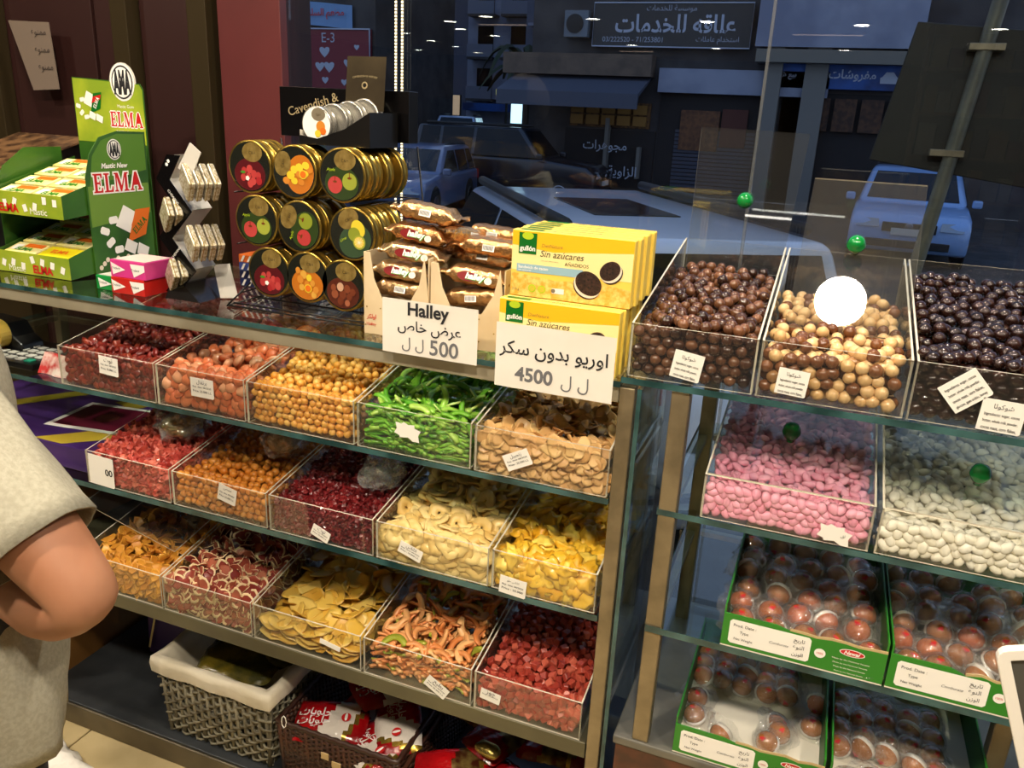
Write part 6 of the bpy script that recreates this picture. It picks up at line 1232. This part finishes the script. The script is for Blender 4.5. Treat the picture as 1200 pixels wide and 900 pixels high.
for lv in range(5):
    for q in range(3): MB().box(-11.3+q*1.05, -10.6+q*1.05, 29.96, 30, 3.0+lv*1.9, 4.2+lv*1.9).build('window', cglass, b5_); MB().box(-11.35+q*1.05, -10.55+q*1.05, 29.5, 30, 2.85+lv*1.9, 2.95+lv*1.9).build('balcony_slab', fac2, b5_)
bn = thing('banner', 'pale blue banner hung high on the grey building', 'banner', (-16, 23.9, 4.4)); m = MB(); m.grid(lambda u, v: (-17.4+2.0*u, 23.85+.05*math.sin(u*9), 4.15+.72*v-.15*u), 9, 4); m.build('cloth', M('banner_blue', rgb(120, 160, 205), .7), bn); text(Fr((-16.4, 23.76, 4.45)), ar('مطعم السلام'), pr_red, bn, 0, 0, w=1.5, bold=.02)
rb2 = thing('heart_board', 'red board with white hearts outside the window behind the black tin box', 'sign', (-15.8, 23.8, 2.9)); MB().box(-17.1, -14.7, 23.8, 23.95, 1.9, 4.0).build('board', M('heart_red', rgb(120, 22, 40), .5), rb2); MB().tube([(-17.1, 23.78, 1.9), (-14.7, 23.78, 1.9), (-14.7, 23.78, 4.0), (-17.1, 23.78, 4.0)], .04, 4, closed=True).build('border', pal, rb2)
FR = Fr((-15.9, 23.8, 2.95))
for i, (a, b, s_) in enumerate(((-.55, .35, .20), (-.75, -.12, .18), (-.38, -.12, .20), (.35, .0, .16), (.7, .5, .10), (-.55, -.55, .13), (.2, -.6, .12))):
    pts = [(a+s_*1.0*math.sin(t)**3, b+s_*(.81*math.cos(t)-.31*math.cos(2*t)-.12*math.cos(3*t))) for t in [2*math.pi*q/24 for q in range(24)]]; FR.poly(pts, pal, 'heart', rb2, .01)
text(FR, 'E-3', pal, rb2, -.4, .78, w=.5, c=.01)
for i, (x, y, z, mt, w_, h_, n_, l_) in enumerate(((-14.05, 36, 1.80, M('lit_shop', rgb(200, 240, 255), .5, emit=(.6, .9, 1, 1), es=2.0), .8, 1.2, 'lit_doorway', 'bright cold lit shop doorway far down the street'), (-12.52, 36, 2.25, M('lit_yellow', rgb(255, 190, 20), .5, emit=(1, .6, .05, 1), es=.8), .5, .45, 'lit_sign', 'small lit yellow sign far down the street'), (-12.1, 36, 2.36, M('street_glow', rgb(230, 245, 255), .5, emit=(.85, .95, 1, 1), es=9), .25, .25, 'street_lamp', 'glaring white street lamp above the dark off road car'), (-17.4, 36, 1.89, M('lit_warm', rgb(255, 210, 160), .5, emit=(1, .7, .45, 1), es=.35), .5, .9, 'lit_doorway', 'dim warm doorway above the distant white car'), (-14.75, 36, 2.55, M('lit_lime', rgb(190, 190, 60), .5, emit=(.7, .7, .2, 1), es=.5), 1.0, .25, 'lit_sign', 'dull yellow lit shop fascia far down the street'))):
    t = thing(n_, l_, 'light', (x, y, z)); MB().box(x-w_/2, x+w_/2, y, y+.12, z-h_/2, z+h_/2).build('lit_face', mt, t, bevel=.01); MB().box(x-(w_/2+.05 if h_ > .3 else .05), x+(w_/2+.05 if h_ > .3 else .05), y+.121, y+.2, gz(y), z+h_/2+.02).build('backing', fdark, t)
# palm between the buildings
pt = thing('palm_tree', 'dark palm tree between the buildings beside the Arabic sign', 'tree', (-9.2, 24, gz(24))); MB().tube([(-9.2, 24, gz(24)), (-9.15, 24, 1.6), (-9.25, 24, 2.9)], [.16, .13, .11], 8).build('trunk', M('palm_trunk', rgb(60, 50, 40), .9), pt)
pf = M('palm_frond', rgb(34, 52, 34), .8)
for i in range(14):
    a = i*2*math.pi/14+.2; up = .9 if i % 2 else .35; L_ = 1.5; pts = [Vector((-9.25+math.cos(a)*L_*t, 24+math.sin(a)*L_*t, 2.9+up*math.sin(t*2.4)*1.1-.9*t*t)) for t in [q/7 for q in range(8)]]
    m = MB(); sd_ = Vector((-math.sin(a), math.cos(a), 0)); vs = []
    for q, p in enumerate(pts): w_ = .16*math.sin(math.pi*(q+.6)/8.2); vs += [p+sd_*w_-Vector((0, 0, w_*.5)), p+Vector((0, 0, .01)), p-sd_*w_-Vector((0, 0, w_*.5))]
    fs = [(q*3+j, q*3+j+1, q*3+j+4, q*3+j+3) for q in range(7) for j in range(2)]; m.add(vs, fs); m.build('frond', pf, pt, fix=False)

# the shop behind the viewer, mirrored in the window: a long counter with a lit edge and goods shelves
bc = thing('shop_counter', 'long counter with a lit edge, mirrored in the window as thin white lines', 'counter', (-1.0, -3.2, 0))
MB().box(-4.0, .6, -3.7, -3.0, .0, 1.05).build('cabinet', M('counter_dark', rgb(60, 48, 42), .5), bc, bevel=.01)
MB().box(-4.02, .62, -3.72, -2.98, 1.051, 1.075).build('worktop', M('counter_top', rgb(90, 84, 76), .3), bc, bevel=.004)
for a, b in ((-3.1, -2.55), (-1.95, -1.05), (-.2, .35)): MB().box(a, b, -2.979, -2.97, 1.058, 1.070).build('lit_edge', M('lit_edge', rgb(255, 250, 240), .5, emit=(1, .95, .88, 1), es=7), bc)
gs = thing('goods_shelves', 'tall shelves of boxed goods behind the viewer, mirrored faintly in the window', 'shelf', (2.4, -7.2, 0))
rnd = random.Random(77)
for i in range(5): MB().box(.9, 4.6, -7.5, -7.1, .5+i*.42, .53+i*.42).build('shelf_board', M('shelf_wood', rgb(120, 92, 60), .6), gs)
for xs in (.9, 2.1, 3.35, 4.57): MB().box(xs, xs+.03, -7.5, -7.09, 0, 2.6).build('upright', M('shelf_wood', None), gs)
gm = [M('goods_%s' % n_, c_, .5) for n_, c_ in (('tan_box', rgb(120, 88, 48)), ('red_box', rgb(100, 30, 28)), ('yellow_box', rgb(130, 108, 50)), ('white_jar', rgb(130, 126, 116)), ('brown_box', rgb(70, 44, 30)))]
for i in range(5):
    x = .96
    while x < 4.4:
        w_ = rnd.uniform(.10, .2); MB().box(x, x+w_*.9, -7.45, -7.14, .531+i*.42, .531+i*.42+rnd.uniform(.16, .32)).build('goods_box', rnd.choice(gm), gs); x += w_
